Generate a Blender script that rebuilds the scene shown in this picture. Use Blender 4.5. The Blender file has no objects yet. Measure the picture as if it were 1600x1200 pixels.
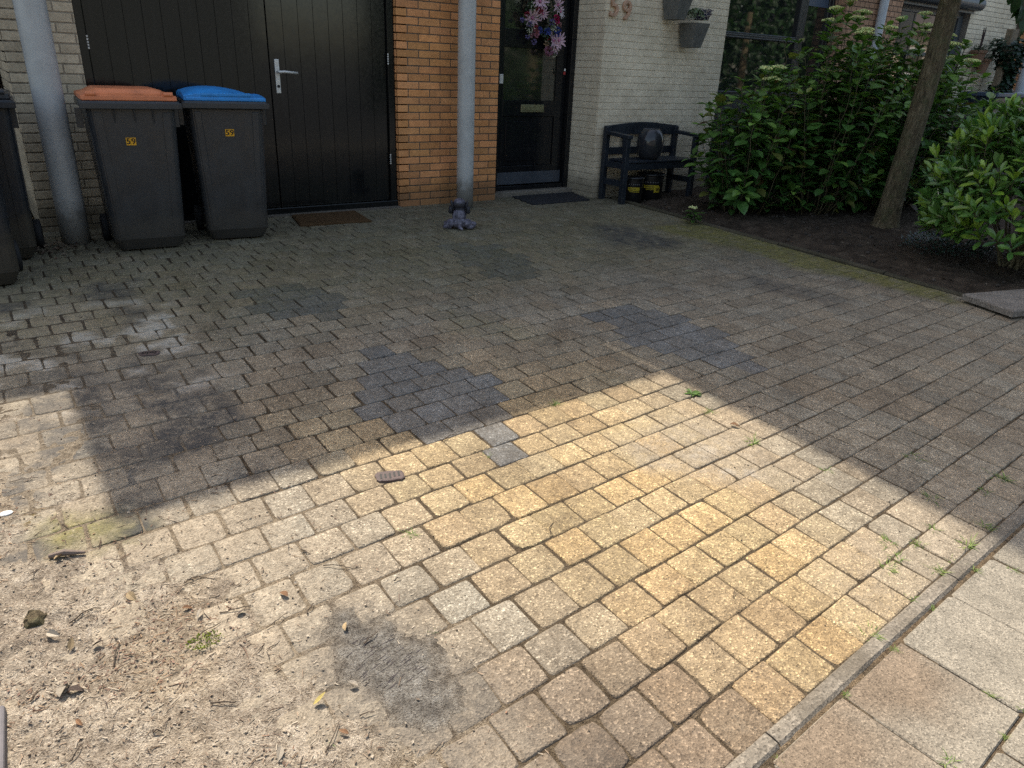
import bpy, bmesh, math, random
from math import sin, cos, pi, radians, sqrt, exp
from mathutils import Vector, Matrix, noise as mnoise
random.seed(59)
R = random.random
def U(a, b): return a + (b - a) * random.random()

# ------------------------------------------------------------------ camera, sky, sun, exposure
sc = bpy.context.scene
COL = sc.collection
cam_d = bpy.data.cameras.new('camera'); cam = bpy.data.objects.new('camera', cam_d); COL.objects.link(cam)
cam_d.sensor_width = 36.0; cam_d.lens = 25.727; cam_d.clip_start = 0.02; cam_d.clip_end = 1500
CAMZ = 1.25
yaw, pitch, roll = radians(35.80987662), radians(23.2700893), radians(2.41497859)
fwd = Vector((sin(yaw)*cos(pitch), cos(yaw)*cos(pitch), -sin(pitch)))
r0 = Vector((cos(yaw), -sin(yaw), 0)); u0 = r0.cross(fwd)
rt = cos(roll)*r0 + sin(roll)*u0; up = -sin(roll)*r0 + cos(roll)*u0
mw = Matrix.Identity(4)
for i in range(3):
    mw[i][0] = rt[i]; mw[i][1] = up[i]; mw[i][2] = -fwd[i]
mw[0][3], mw[1][3], mw[2][3] = 0, 0, CAMZ
cam.matrix_world = mw
sc.camera = cam
sc.render.resolution_x = 1024; sc.render.resolution_y = 768
SUN_EL = 55.0
w = bpy.data.worlds.new('World'); sc.world = w; w.use_nodes = True
nt = w.node_tree
bg = nt.nodes['Background']; sky = nt.nodes.new('ShaderNodeTexSky')
sky.sky_type = 'NISHITA'; sky.sun_disc = False
sky.sun_elevation = radians(SUN_EL); sky.sun_rotation = 0.0
sky.air_density = 1.0; sky.dust_density = 2.5; sky.ozone_density = 0.4
bg.inputs['Strength'].default_value = 0.15
wb = nt.nodes.new('ShaderNodeMix'); wb.data_type = 'RGBA'; wb.blend_type = 'MULTIPLY'; wb.inputs[0].default_value = 1.0   # white balance of the sky light
wb.inputs[7].default_value = (1.10, 1.0, .86, 1)
nt.links.new(sky.outputs[0], wb.inputs[6]); nt.links.new(wb.outputs[2], bg.inputs[0])
sd = bpy.data.lights.new('sun', 'SUN'); so = bpy.data.objects.new('sun', sd); COL.objects.link(so)
sd.energy = 3.15; sd.angle = radians(0.6); sd.color = (1.0, 0.93, 0.82)
so.rotation_euler = (-radians(90 - SUN_EL), 0, 0); so.location = (0, 20, 30)
sc.view_settings.view_transform = 'Standard'; sc.view_settings.look = 'None'
sc.view_settings.gamma = 1; sc.view_settings.exposure = 1.08
sc.view_settings.use_curve_mapping = False
sc.cycles.max_bounces = 6
sc.cycles.use_denoising = False
sc.cycles.sample_clamp_indirect = 4.0

# ------------------------------------------------------------------ helpers
def gz(x, y): return 0.03 * (y - 6.3)
def ns(x, y, z=0.0): return mnoise.noise(Vector((x, y, z)))
def fbm(x, y, z=0.0, o=4):
    s = 0; a = .5; f = 1
    for _ in range(o):
        s += a * mnoise.noise(Vector((x*f, y*f, z*f + 7.3*_))); a *= .5; f *= 2.1
    return s
def sst(a, b, x):
    t = min(1, max(0, (x - a)/(b - a))); return t*t*(3 - 2*t)
def lerp3(a, b, t): return tuple(a[i]*(1-t) + b[i]*t for i in range(3))
def pdist(x, y, P):
    """signed distance to polygon, negative inside"""
    d = 1e9; ins = False; n = len(P)
    for i in range(n):
        x1, y1 = P[i]; x2, y2 = P[(i+1) % n]
        ex, ey = x2-x1, y2-y1
        t = max(0, min(1, ((x-x1)*ex + (y-y1)*ey)/(ex*ex+ey*ey+1e-12)))
        dd = (x-x1-t*ex)**2 + (y-y1-t*ey)**2
        if dd < d: d = dd
        if (y1 > y) != (y2 > y) and x < (x2-x1)*(y-y1)/(y2-y1) + x1: ins = not ins
    d = sqrt(d)
    return -d if ins else d

class MB:
    """collects geometry for one mesh object"""
    def __init__(s): s.v = []; s.f = []; s.c = []; s.m = []; s.cur = (1, 1, 1); s.mi = 0
    def vert(s, p, c=None):
        s.v.append(tuple(p)); s.c.append(c if c else s.cur); return len(s.v)-1
    def face(s, idx): s.f.append(tuple(idx)); s.m.append(s.mi)
    def quad(s, a, b, c, d, col=None):
        i = [s.vert(p, col) for p in (a, b, c, d)]; s.face(i)
    def box(s, x0, x1, y0, y1, z0, z1, M=None, taper=1.0, col=None):
        cx, cy = (x0+x1)/2, (y0+y1)/2
        P = []
        for z, k in ((z0, taper), (z1, 1.0)):
            for x, y in ((x0, y0), (x1, y0), (x1, y1), (x0, y1)):
                P.append(Vector((cx+(x-cx)*k, cy+(y-cy)*k, z)))
        if M is not None: P = [M @ p for p in P]
        i = [s.vert(p, col) for p in P]
        for q in ((3, 2, 1, 0), (4, 5, 6, 7), (0, 1, 5, 4), (1, 2, 6, 5), (2, 3, 7, 6), (3, 0, 4, 7)):
            s.face([i[k] for k in q])
    def tube(s, pts, rad, n=10, cap=True, col=None):
        pts = [Vector(p) for p in pts]
        if not hasattr(rad, '__len__'): rad = [rad]*len(pts)
        rings = []; prev = None
        for k, p in enumerate(pts):
            t = (pts[min(k+1, len(pts)-1)] - pts[max(k-1, 0)])
            if t.length < 1e-9: t = Vector((0, 0, 1))
            t.normalize()
            if prev is None:
                a = Vector((0, 0, 1)) if abs(t.z) < .9 else Vector((1, 0, 0))
                nx = t.cross(a).normalized()
            else:
                nx = (prev - t*prev.dot(t)).normalized()
            prev = nx; ny = t.cross(nx)
            rings.append([s.vert(p + rad[k]*(cos(2*pi*j/n)*nx + sin(2*pi*j/n)*ny), col) for j in range(n)])
        for k in range(len(rings)-1):
            for j in range(n):
                s.face((rings[k][j], rings[k][(j+1) % n], rings[k+1][(j+1) % n], rings[k+1][j]))
        if cap:
            s.face(rings[0][::-1]); s.face(rings[-1])
    def lathe(s, prof, n=24, loc=(0, 0, 0), col=None, M=None):
        L = Vector(loc); rings = []
        for r, z in prof:
            rg = []
            for j in range(n):
                p = Vector((r*cos(2*pi*j/n), r*sin(2*pi*j/n), z))
                if M is not None: p = M @ p
                rg.append(s.vert(p+L, col))
            rings.append(rg)
        for k in range(len(rings)-1):
            for j in range(n):
                s.face((rings[k][j], rings[k][(j+1) % n], rings[k+1][(j+1) % n], rings[k+1][j]))
        s.face(rings[0][::-1]); s.face(rings[-1])
    def loft(s, rings, col=None, cap=True):
        rr = [[s.vert(p, col) for p in r] for r in rings]; n = len(rr[0])
        for k in range(len(rr)-1):
            for j in range(n):
                s.face((rr[k][j], rr[k][(j+1) % n], rr[k+1][(j+1) % n], rr[k+1][j]))
        if cap: s.face(rr[0][::-1]); s.face(rr[-1])
    def ellip(s, c, r, n=14, m=9, M=None, col=None):
        c = Vector(c); rings = []
        for k in range(m+1):
            a = -pi/2 + pi*k/m
            rr = max(cos(a), .02)
            rg = []
            for j in range(n):
                p = Vector((r[0]*rr*cos(2*pi*j/n), r[1]*rr*sin(2*pi*j/n), r[2]*sin(a)))
                if M is not None: p = M @ p
                rg.append(p + c)
            rings.append(rg)
        s.loft(rings, col)
    def leaf(s, p, d, nrm, L, W, col, fold=.25, droop=.25, shape=0):
        d = Vector(d).normalized(); nrm = Vector(nrm)
        sd_ = d.cross(nrm)
        if sd_.length < 1e-4: sd_ = d.cross(Vector((.3, .7, .2)))
        sd_.normalize(); n_ = sd_.cross(d).normalized()
        T = (0, .22, .5, .78, 1.0)
        Wd = ((.08, .8, 1.0, .62, .0), (.1, .5, .95, .9, .12), (.1, .7, 1., .5, .0))[shape]
        rows = []
        p = Vector(p)
        for t, k in zip(T, Wd):
            c = p + d*(L*t*(1-.12*droop*t)) - n_*(droop*L*t*t*.5)
            hw = W*.5*k
            rows.append((s.vert(c - sd_*hw + n_*(fold*hw), col), s.vert(c, col), s.vert(c + sd_*hw + n_*(fold*hw), col)))
        for a, b in zip(rows[:-1], rows[1:]):
            s.face((a[0], a[1], b[1], b[0])); s.face((a[1], a[2], b[2], b[1]))
    def build(s, name, mats, parent=None, smooth=False, bevel=0.0, seg=2, angle=40):
        me = bpy.data.meshes.new(name)
        me.from_pydata(s.v, [], s.f); me.update()
        if not isinstance(mats, (list, tuple)): mats = [mats]
        for m in mats: me.materials.append(m)
        if len(mats) > 1: me.polygons.foreach_set('material_index', s.m)
        at = me.attributes.new('col', 'FLOAT_COLOR', 'POINT')
        flat = []
        for c in s.c: flat.extend((c[0], c[1], c[2], c[3] if len(c) > 3 else 1.0))
        at.data.foreach_set('color', flat)
        if smooth: me.polygons.foreach_set('use_smooth', [True]*len(me.polygons))
        o = bpy.data.objects.new(name, me); COL.objects.link(o)
        if parent is not None: o.parent = parent
        if bevel:
            b = o.modifiers.new('bevel', 'BEVEL'); b.width = bevel; b.segments = seg
            b.limit_method = 'ANGLE'; b.angle_limit = radians(angle)
        return o

def tag(o, label=None, cat=None, group=None, kind=None):
    if label: o['label'] = label
    if cat: o['category'] = cat
    if group: o['group'] = group
    if kind: o['kind'] = kind
    return o
def empty(name, loc=(0, 0, 0), rz=0.0):
    o = bpy.data.objects.new(name, None); COL.objects.link(o)
    o.location = loc; o.rotation_euler = (0, 0, rz); o.empty_display_size = .1
    return o
def copy_tree(o, parent=None):
    c = o.copy(); COL.objects.link(c)
    if parent is not None: c.parent = parent
    for ch in list(o.children): copy_tree(ch, c)
    return c

def text_mesh(txt, size, extrude=.002, bev=0.0):
    cu = bpy.data.curves.new('txt', 'FONT'); cu.body = txt; cu.size = size; cu.extrude = extrude
    cu.bevel_depth = bev; cu.align_x = 'CENTER'; cu.align_y = 'CENTER'
    o = bpy.data.objects.new('txt', cu); COL.objects.link(o)
    dg = bpy.context.evaluated_depsgraph_get(); dg.update()
    me = bpy.data.meshes.new_from_object(o.evaluated_get(dg))
    bpy.data.objects.remove(o); bpy.data.curves.remove(cu)
    return me
def text_obj(name, txt, size, m, parent, loc, rot, extrude=.002, bev=0.0, bold=0.0):
    me = text_mesh(txt, size, extrude, bev); me.materials.clear(); me.materials.append(m)
    o = bpy.data.objects.new(name, me); COL.objects.link(o)
    o.parent = parent; o.location = loc; o.rotation_euler = rot
    return o

# ------------------------------------------------------------------ materials
def nodes(name):
    m = bpy.data.materials.new(name); m.use_nodes = True
    n = m.node_tree; b = n.nodes['Principled BSDF']
    return m, n, b
def nd(n, t, **kw):
    x = n.nodes.new(t)
    for k, v in kw.items():
        if k.startswith('i_'): x.inputs[k[2:].replace('_', ' ')].default_value = v
        else: setattr(x, k, v)
    return x
def ramp(n, src, stops):
    r = n.nodes.new('ShaderNodeValToRGB'); e = r.color_ramp.elements
    e[0].position, e[0].color = stops[0][0], (*stops[0][1], 1)
    e[1].position, e[1].color = stops[-1][0], (*stops[-1][1], 1)
    for p, c in stops[1:-1]:
        q = e.new(p); q.color = (*c, 1)
    n.links.new(src, r.inputs[0]); return r
def mixc(n, a, b, fac, mode='MIX'):
    x = n.nodes.new('ShaderNodeMix'); x.data_type = 'RGBA'; x.blend_type = mode
    for sock, v in ((x.inputs[6], a), (x.inputs[7], b), (x.inputs[0], fac)):
        if hasattr(v, 'links') or hasattr(v, 'is_linked'): n.links.new(v, sock)
        elif isinstance(v, (int, float)): sock.default_value = v
        else: sock.default_value = (*v, 1)
    return x.outputs[2]
def mth(n, op, a, b=None, c=None):
    x = n.nodes.new('ShaderNodeMath'); x.operation = op
    for k, v in enumerate((a, b, c)):
        if v is None: continue
        if isinstance(v, (int, float)): x.inputs[k].default_value = v
        else: n.links.new(v, x.inputs[k])
    return x.outputs[0]
def tex(n, kind, scale, detail=4.0, rough=.55, vec=None, dist=0.0):
    if kind == 'noise':
        t = n.nodes.new('ShaderNodeTexNoise'); t.inputs['Detail'].default_value = detail
        t.inputs['Roughness'].default_value = rough; t.inputs['Distortion'].default_value = dist
    else:
        t = n.nodes.new('ShaderNodeTexVoronoi')
    t.inputs['Scale'].default_value = scale
    if vec is not None: n.links.new(vec, t.inputs['Vector'])
    return t
def pos(n, kind='position'):
    if kind == 'position':
        return n.nodes.new('ShaderNodeNewGeometry').outputs['Position']
    return n.nodes.new('ShaderNodeTexCoord').outputs['Object']
def bump(n, b, h, strength, dist=.01):
    x = n.nodes.new('ShaderNodeBump'); x.inputs['Strength'].default_value = strength
    x.inputs['Distance'].default_value = dist
    n.links.new(h, x.inputs['Height']); n.links.new(x.outputs[0], b.inputs['Normal']); return x
def simple(name, col, rough=.6, var=.15, scale=12, bmp=.15, bscale=None, metal=0.0, spec=.5, usecol=False, dist=.004, dirt=None, coat=0.0, foot=None):
    """plain surface with blotchy colour variation and fine relief"""
    m, n, b = nodes(name)
    v = pos(n, 'object')
    t = tex(n, 'noise', scale, 5, .6, v)
    lo = tuple(c*(1-var) for c in col); hi = tuple(min(1, c*(1+var)) for c in col)
    c = ramp(n, t.outputs['Fac'], [(.3, lo), (.7, hi)]).outputs[0]
    if usecol:
        a = nd(n, 'ShaderNodeAttribute', attribute_name='col')
        c = mixc(n, c, a.outputs['Color'], 1.0, 'MULTIPLY')
    if dirt:
        t3 = tex(n, 'noise', scale*.6, 6, .7, v)
        f = ramp(n, t3.outputs['Fac'], [(.5, (0, 0, 0)), (.75, (dirt[1],)*3)]).outputs[0]
        c = mixc(n, c, dirt[0], f)
    if foot:       # splashed soil and scuffs near the ground
        w_ = pos(n); sx = n.nodes.new('ShaderNodeSeparateXYZ'); n.links.new(w_, sx.inputs[0])
        t4 = tex(n, 'noise', 9, 6, .7, w_)
        hz = mth(n, 'SUBTRACT', sx.outputs[2], mth(n, 'MULTIPLY', t4.outputs['Fac'], foot[1]))
        c = mixc(n, c, foot[0], ramp(n, hz, [(0, (.75, .75, .75)), (.12, (0, 0, 0))]).outputs[0])
        t5 = tex(n, 'noise', 14, 3, .5, w_, 2.5)
        c = mixc(n, c, tuple(k*.5 for k in foot[0]), ramp(n, t5.outputs['Fac'], [(.71, (0, 0, 0)), (.74, (.45, .45, .45))]).outputs[0])
    n.links.new(c, b.inputs['Base Color'])
    t2 = tex(n, 'noise', bscale or scale*8, 3, .6, v)
    rr = ramp(n, t.outputs['Fac'], [(.3, (max(.02, rough-.08),)*3), (.7, (min(1, rough+.08),)*3)])
    n.links.new(rr.outputs[0], b.inputs['Roughness'])
    b.inputs['Metallic'].default_value = metal
    b.inputs['Specular IOR Level'].default_value = spec
    b.inputs['Coat Weight'].default_value = coat
    if bmp: bump(n, b, t2.outputs['Fac'], bmp, dist)
    return m

def leafmat(name, rough=.42, trans=.25, spec=.5):
    m, n, b = nodes(name)
    a = nd(n, 'ShaderNodeAttribute', attribute_name='col')
    v = pos(n)
    t = tex(n, 'noise', 55, 3, .6, v)
    c = mixc(n, a.outputs['Color'], ramp(n, t.outputs['Fac'], [(.3, (.75, .75, .75)), (.7, (1.2, 1.2, 1.15))]).outputs[0], 1.0, 'MULTIPLY')
    n.links.new(c, b.inputs['Base Color']); b.inputs['Roughness'].default_value = rough
    b.inputs['Specular IOR Level'].default_value = spec
    bump(n, b, t.outputs['Fac'], .25, .004)
    tr = n.nodes.new('ShaderNodeBsdfTranslucent'); n.links.new(mixc(n, c, (1.0, 1.15, .5), 1.0, 'MULTIPLY'), tr.inputs[0])
    mx = n.nodes.new('ShaderNodeMixShader'); mx.inputs[0].default_value = trans
    out = n.nodes['Material Output']
    n.links.new(b.outputs[0], mx.inputs[1]); n.links.new(tr.outputs[0], mx.inputs[2]); n.links.new(mx.outputs[0], out.inputs[0])
    return m

def paver_mat():
    m, n, b = nodes('concrete_paver')
    v = pos(n)
    a = nd(n, 'ShaderNodeAttribute', attribute_name='col')
    s = nd(n, 'ShaderNodeAttribute', attribute_name='stain')
    sp = n.nodes.new('ShaderNodeSeparateColor'); n.links.new(s.outputs['Color'], sp.inputs[0])
    dirt, moss, dark = sp.outputs[0], sp.outputs[1], sp.outputs[2]
    vo = tex(n, 'voronoi', 200, vec=v)          # aggregate grains, about 4 mm
    vo2 = tex(n, 'voronoi', 120, vec=v)
    hs = n.nodes.new('ShaderNodeSeparateColor'); n.links.new(vo.outputs['Color'], hs.inputs[0])
    g1 = ramp(n, hs.outputs[0], [(0, (.42, .40, .38)), (.2, (.8, .78, .76)), (.5, (1, 1, 1)), (.84, (1.12, 1.12, 1.12)), (.92, (1.55, 1.57, 1.58)), (1, (2.3, 2.33, 2.35))]).outputs[0]
    c = mixc(n, a.outputs['Color'], g1, 1.0, 'MULTIPLY')
    nz = tex(n, 'noise', 30, 5, .65, v)
    c = mixc(n, c, ramp(n, nz.outputs['Fac'], [(.3, (.78, .77, .76)), (.7, (1.15, 1.15, 1.14))]).outputs[0], 1.0, 'MULTIPLY')
    n2 = tex(n, 'noise', 6.5, 6, .7, v)
    c = mixc(n, c, ramp(n, n2.outputs['Fac'], [(.35, (.78, .76, .74)), (.65, (1.1, 1.1, 1.1))]).outputs[0], 1.0, 'MULTIPLY')
    n6 = tex(n, 'noise', 1.7, 7, .72, v)
    c = mixc(n, c, ramp(n, n6.outputs['Fac'], [(.34, (.70, .68, .67)), (.5, (1, 1, 1)), (.66, (1.12, 1.12, 1.11))]).outputs[0], 1.0, 'MULTIPLY')
    # sparse black pits
    h2 = n.nodes.new('ShaderNodeSeparateColor'); n.links.new(vo2.outputs['Color'], h2.inputs[0])
    pit = mth(n, 'MULTIPLY', ramp(n, h2.outputs[1], [(.93, (0, 0, 0)), (.96, (1, 1, 1))]).outputs[0],
              ramp(n, vo2.outputs['Distance'], [(.18, (1, 1, 1)), (.34, (0, 0, 0))]).outputs[0])
    c = mixc(n, c, (.035, .03, .026), mth(n, 'MULTIPLY', pit, .8))
    # dust film
    n3 = tex(n, 'noise', 14, 7, .75, v)
    df = mth(n, 'MULTIPLY', dirt, ramp(n, n3.outputs['Fac'], [(.25, (.25, .25, .25)), (.62, (1, 1, 1))]).outputs[0])
    dc = ramp(n, nz.outputs['Fac'], [(.3, (.205, .17, .125)), (.7, (.365, .305, .225))]).outputs[0]
    dc = mixc(n, dc, ramp(n, hs.outputs[1], [(0, (.55, .53, .5)), (.4, (1, 1, 1)), (1, (1.25, 1.25, 1.25))]).outputs[0], 1.0, 'MULTIPLY')
    c = mixc(n, c, dc, mth(n, 'MINIMUM', mth(n, 'MULTIPLY', df, .92), 1.0))
    ch = mth(n, 'MULTIPLY', mth(n, 'MAXIMUM', mth(n, 'SUBTRACT', dirt, 1.0), 0.0), 2.0)
    c = mixc(n, c, (.47, .44, .385), mth(n, 'MINIMUM', mth(n, 'MULTIPLY', ch, ramp(n, n3.outputs['Fac'], [(.38, (0, 0, 0)), (.55, (1, 1, 1))]).outputs[0]), .8))
    mf = mth(n, 'MULTIPLY', moss, ramp(n, n3.outputs['Fac'], [(.28, (.1, .1, .1)), (.52, (1, 1, 1))]).outputs[0])
    c = mixc(n, c, ramp(n, nz.outputs['Fac'], [(.3, (.07, .07, .012)), (.7, (.20, .18, .03))]).outputs[0], mth(n, 'MULTIPLY', mf, .75))
    kf = mth(n, 'MULTIPLY', dark, ramp(n, n3.outputs['Fac'], [(.36, (.15, .15, .15)), (.56, (1, 1, 1))]).outputs[0])
    c = mixc(n, c, (.045, .045, .046), mth(n, 'MULTIPLY', kf, .88))
    n.links.new(c, b.inputs['Base Color']); b.inputs['Roughness'].default_value = .88
    b.inputs['Specular IOR Level'].default_value = .3
    h = mth(n, 'ADD', mth(n, 'MULTIPLY', vo.outputs['Distance'], 1.3), mth(n, 'MULTIPLY', nz.outputs['Fac'], 1.4))
    h = mth(n, 'SUBTRACT', h, mth(n, 'MULTIPLY', pit, 1.2))
    bump(n, b, h, .55, .0028)
    return m

def sand_mat():
    m, n, b = nodes('dry_dirt')
    v = pos(n)
    a = nd(n, 'ShaderNodeAttribute', attribute_name='col')
    n1 = tex(n, 'noise', 28, 8, .75, v); n2 = tex(n, 'noise', 7, 6, .7, v); vo = tex(n, 'voronoi', 330, vec=v)
    hs = n.nodes.new('ShaderNodeSeparateColor'); n.links.new(vo.outputs['Color'], hs.inputs[0])
    c = ramp(n, n1.outputs['Fac'], [(.3, (.14, .12, .098)), (.5, (.31, .272, .222)), (.7, (.41, .367, .308))]).outputs[0]
    c = mixc(n, c, ramp(n, n2.outputs['Fac'], [(.35, (.72, .69, .67)), (.65, (1.1, 1.09, 1.08))]).outputs[0], 1.0, 'MULTIPLY')
    c = mixc(n, c, ramp(n, hs.outputs[0], [(0, (.35, .32, .3)), (.22, (.8, .78, .75)), (.6, (1, 1, 1)), (.92, (1.25, 1.25, 1.2)), (1, (1.5, 1.5, 1.5))]).outputs[0], 1.0, 'MULTIPLY')
    c = mixc(n, c, a.outputs['Color'], 1.0, 'MULTIPLY'); c = mixc(n, c, (.86, .855, .84), 1.0, 'MULTIPLY')
    n.links.new(c, b.inputs['Base Color']); b.inputs['Roughness'].default_value = .95
    b.inputs['Specular IOR Level'].default_value = .15
    h = mth(n, 'ADD', mth(n, 'MULTIPLY', n1.outputs['Fac'], 2.2), vo.outputs['Distance'])
    bump(n, b, h, .7, .004)
    return m

def concrete_mat(name, base, grain=200, stain=None):
    m, n, b = nodes(name)
    v = pos(n)
    a = nd(n, 'ShaderNodeAttribute', attribute_name='col')
    n1 = tex(n, 'noise', 9, 7, .7, v); vo = tex(n, 'voronoi', grain, vec=v)
    hs = n.nodes.new('ShaderNodeSeparateColor'); n.links.new(vo.outputs['Color'], hs.inputs[0])
    c = ramp(n, n1.outputs['Fac'], [(.3, tuple(k*.72 for k in base)), (.7, tuple(k*1.15 for k in base))]).outputs[0]
    c = mixc(n, c, ramp(n, hs.outputs[0], [(0, (.5, .5, .5)), (.3, (.9, .9, .9)), (.8, (1.05, 1.05, 1.05)), (1, (1.5, 1.5, 1.5))]).outputs[0], 1.0, 'MULTIPLY')
    c = mixc(n, c, a.outputs['Color'], 1.0, 'MULTIPLY')
    if stain:
        n3 = tex(n, 'noise', 2.4, 5, .6, v)
        c = mixc(n, c, stain, ramp(n, n3.outputs['Fac'], [(.5, (0, 0, 0)), (.68, (.75, .75, .75))]).outputs[0])
    n.links.new(c, b.inputs['Base Color']); b.inputs['Roughness'].default_value = .9
    b.inputs['Specular IOR Level'].default_value = .25
    h = mth(n, 'ADD', n1.outputs['Fac'], mth(n, 'MULTIPLY', vo.outputs['Distance'], .8))
    bump(n, b, h, .45, .003)
    return m

def brick_mat(name, rough=.85, fine=90, bmp=.35):
    m, n, b = nodes(name)
    v = pos(n)
    a = nd(n, 'ShaderNodeAttribute', attribute_name='col')
    n1 = tex(n, 'noise', 16, 6, .65, v); n2 = tex(n, 'noise', fine, 5, .65, v)
    c = mixc(n, a.outputs['Color'], ramp(n, n1.outputs['Fac'], [(.3, (.86, .85, .84)), (.7, (1.1, 1.1, 1.1))]).outputs[0], 1.0, 'MULTIPLY')
    c = mixc(n, c, ramp(n, n2.outputs['Fac'], [(.28, (.72, .7, .68)), (.5, (1, 1, 1)), (.75, (1.15, 1.15, 1.15))]).outputs[0], 1.0, 'MULTIPLY')
    n7 = tex(n, 'noise', 1.9, 6, .7, v)
    c = mixc(n, c, ramp(n, n7.outputs['Fac'], [(.33, (.80, .79, .77)), (.6, (1.04, 1.04, 1.04))]).outputs[0], 1.0, 'MULTIPLY')
    # splash-back grime near the ground
    sx = n.nodes.new('ShaderNodeSeparateXYZ'); n.links.new(v, sx.inputs[0])
    n3 = tex(n, 'noise', 5, 5, .6, v)
    hgt = mth(n, 'ADD', sx.outputs[2], mth(n, 'MULTIPLY', n3.outputs['Fac'], -.25))
    f = ramp(n, hgt, [(0, (.55, .55, .55)), (.16, (0, 0, 0))]).outputs[0]
    c = mixc(n, c, (.05, .045, .03), f)
    n.links.new(c, b.inputs['Base Color']); b.inputs['Roughness'].default_value = rough
    b.inputs['Specular IOR Level'].default_value = .25
    bump(n, b, n2.outputs['Fac'], bmp, .003)
    return m

def gloss_paint(name, col, rough=.12, wav=.02, spec=.5):
    m, n, b = nodes(name)
    v = pos(n, 'object')
    n1 = tex(n, 'noise', 2.2, 3, .5, v); n2 = tex(n, 'noise', 40, 4, .6, v)
    c = ramp(n, n2.outputs['Fac'], [(.3, tuple(k*.85 for k in col)), (.7, tuple(k*1.2 for k in col))]).outputs[0]
    mp = n.nodes.new('ShaderNodeMapping'); mp.inputs['Scale'].default_value = (1, 1, .07); n.links.new(v, mp.inputs[0])
    n5 = tex(n, 'noise', 34, 5, .65, mp.outputs[0])
    c = mixc(n, c, (.018, .018, .018), ramp(n, n5.outputs['Fac'], [(.5, (0, 0, 0)), (.75, (.6, .6, .6))]).outputs[0])
    n4 = tex(n, 'noise', 130, 3, .6, v)
    c = mixc(n, c, (.12, .11, .1), mth(n, 'MULTIPLY', ramp(n, n4.outputs['Fac'], [(.66, (0, 0, 0)), (.74, (1, 1, 1))]).outputs[0], .35))
    n.links.new(c, b.inputs['Base Color'])
    n.links.new(ramp(n, n2.outputs['Fac'], [(.3, (rough*.7,)*3), (.7, (rough*1.5,)*3)]).outputs[0], b.inputs['Roughness'])
    b.inputs['Specular IOR Level'].default_value = spec
    h = mth(n, 'ADD', n1.outputs['Fac'], mth(n, 'MULTIPLY', n2.outputs['Fac'], .02))
    bump(n, b, h, wav, .05)
    return m

def glass_mat(name, tint=(.012, .014, .014), rough=.02):
    m, n, b = nodes(name)
    v = pos(n)
    n1 = tex(n, 'noise', 1.3, 2, .5, v)
    b.inputs['Base Color'].default_value = (*tint, 1)
    b.inputs['Roughness'].default_value = rough
    b.inputs['IOR'].default_value = 1.9
    b.inputs['Specular IOR Level'].default_value = .75
    bump(n, b, n1.outputs['Fac'], .01, .05)
    return m

def bark_mat():
    m, n, b = nodes('tree_bark')
    v = pos(n, 'object'); mp = n.nodes.new('ShaderNodeMapping'); mp.inputs['Scale'].default_value = (1, 1, .28); n.links.new(v, mp.inputs[0])
    t = tex(n, 'noise', 38, 7, .7, mp.outputs[0], .6); t2 = tex(n, 'noise', 9, 5, .65, v); vo = tex(n, 'voronoi', 55, vec=v)
    c = ramp(n, t.outputs['Fac'], [(.32, (.045, .034, .022)), (.5, (.125, .098, .058)), (.68, (.21, .17, .105))]).outputs[0]
    c = mixc(n, c, (.085, .095, .045), ramp(n, t2.outputs['Fac'], [(.48, (0, 0, 0)), (.68, (.7, .7, .7))]).outputs[0])
    c = mixc(n, c, (.33, .28, .19), mth(n, 'MULTIPLY', ramp(n, vo.outputs['Distance'], [(.1, (1, 1, 1)), (.2, (0, 0, 0))]).outputs[0], .35))
    n.links.new(c, b.inputs['Base Color']); b.inputs['Roughness'].default_value = .92; b.inputs['Specular IOR Level'].default_value = .2
    bump(n, b, mth(n, 'ADD', t.outputs['Fac'], mth(n, 'MULTIPLY', t2.outputs['Fac'], .6)), 1.0, .025)
    return m

M = {}
M['paver'] = paver_mat()
M['sand'] = sand_mat()
M['tile'] = concrete_mat('pavement_concrete', (.262, .232, .182), 260)
M['kerb'] = concrete_mat('kerb_concrete', (.215, .187, .148), 190, stain=(.10, .083, .06))
M['slab'] = concrete_mat('weathered_slab', (.235, .205, .172), 150)
M['soil'] = simple('dark_soil', (.062, .047, .034), .95, .5, 9, .9, 60, dist=.02, spec=.1)
M['asphalt'] = simple('asphalt', (.06, .058, .056), .9, .2, 20, .3)
M['brick'] = brick_mat('fired_brick')
M['cream'] = brick_mat('cream_painted_brick', .75, 70, .25)
M['black_gloss'] = gloss_paint('black_gloss_paint', (.008, .009, .009), .10, .025)
M['black_door'] = gloss_paint('black_door_paint', (.007, .008, .010), .16, .03)
M['frame'] = gloss_paint('dark_frame_paint', (.014, .017, .022), .25, .02)
M['frame_grey'] = simple('grey_frame_paint', (.075, .085, .095), .4, .12, 10, .05)
M['glass'] = glass_mat('window_glass')
M['pipe'] = simple('grey_pipe_pvc', (.46, .465, .445), .38, .08, 5, .06, 30, dirt=((.2, .19, .17), .4), foot=((.10, .09, .07), .35))
M['pipe_pale'] = simple('pale_pipe_pvc', (.50, .54, .58), .4, .08, 5, .05)
M['steel'] = simple('satin_steel', (.66, .65, .61), .38, .08, 60, .05, metal=.35)
M['bin'] = simple('dark_bin_plastic', (.034, .036, .038), .34, .22, 6, .1, 160, dirt=((.066, .067, .066), .5), foot=((.055, .050, .042), .3))
M['bin_dark'] = simple('black_bin_plastic', (.014, .016, .020), .40, .2, 6, .12, 160, dirt=((.05, .047, .042), .4), foot=((.06, .05, .035), .42))
M['lid_orange'] = simple('faded_orange_plastic', (.72, .225, .09), .5, .14, 7, .1, 120, dirt=((.16, .07, .045), .5))
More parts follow.
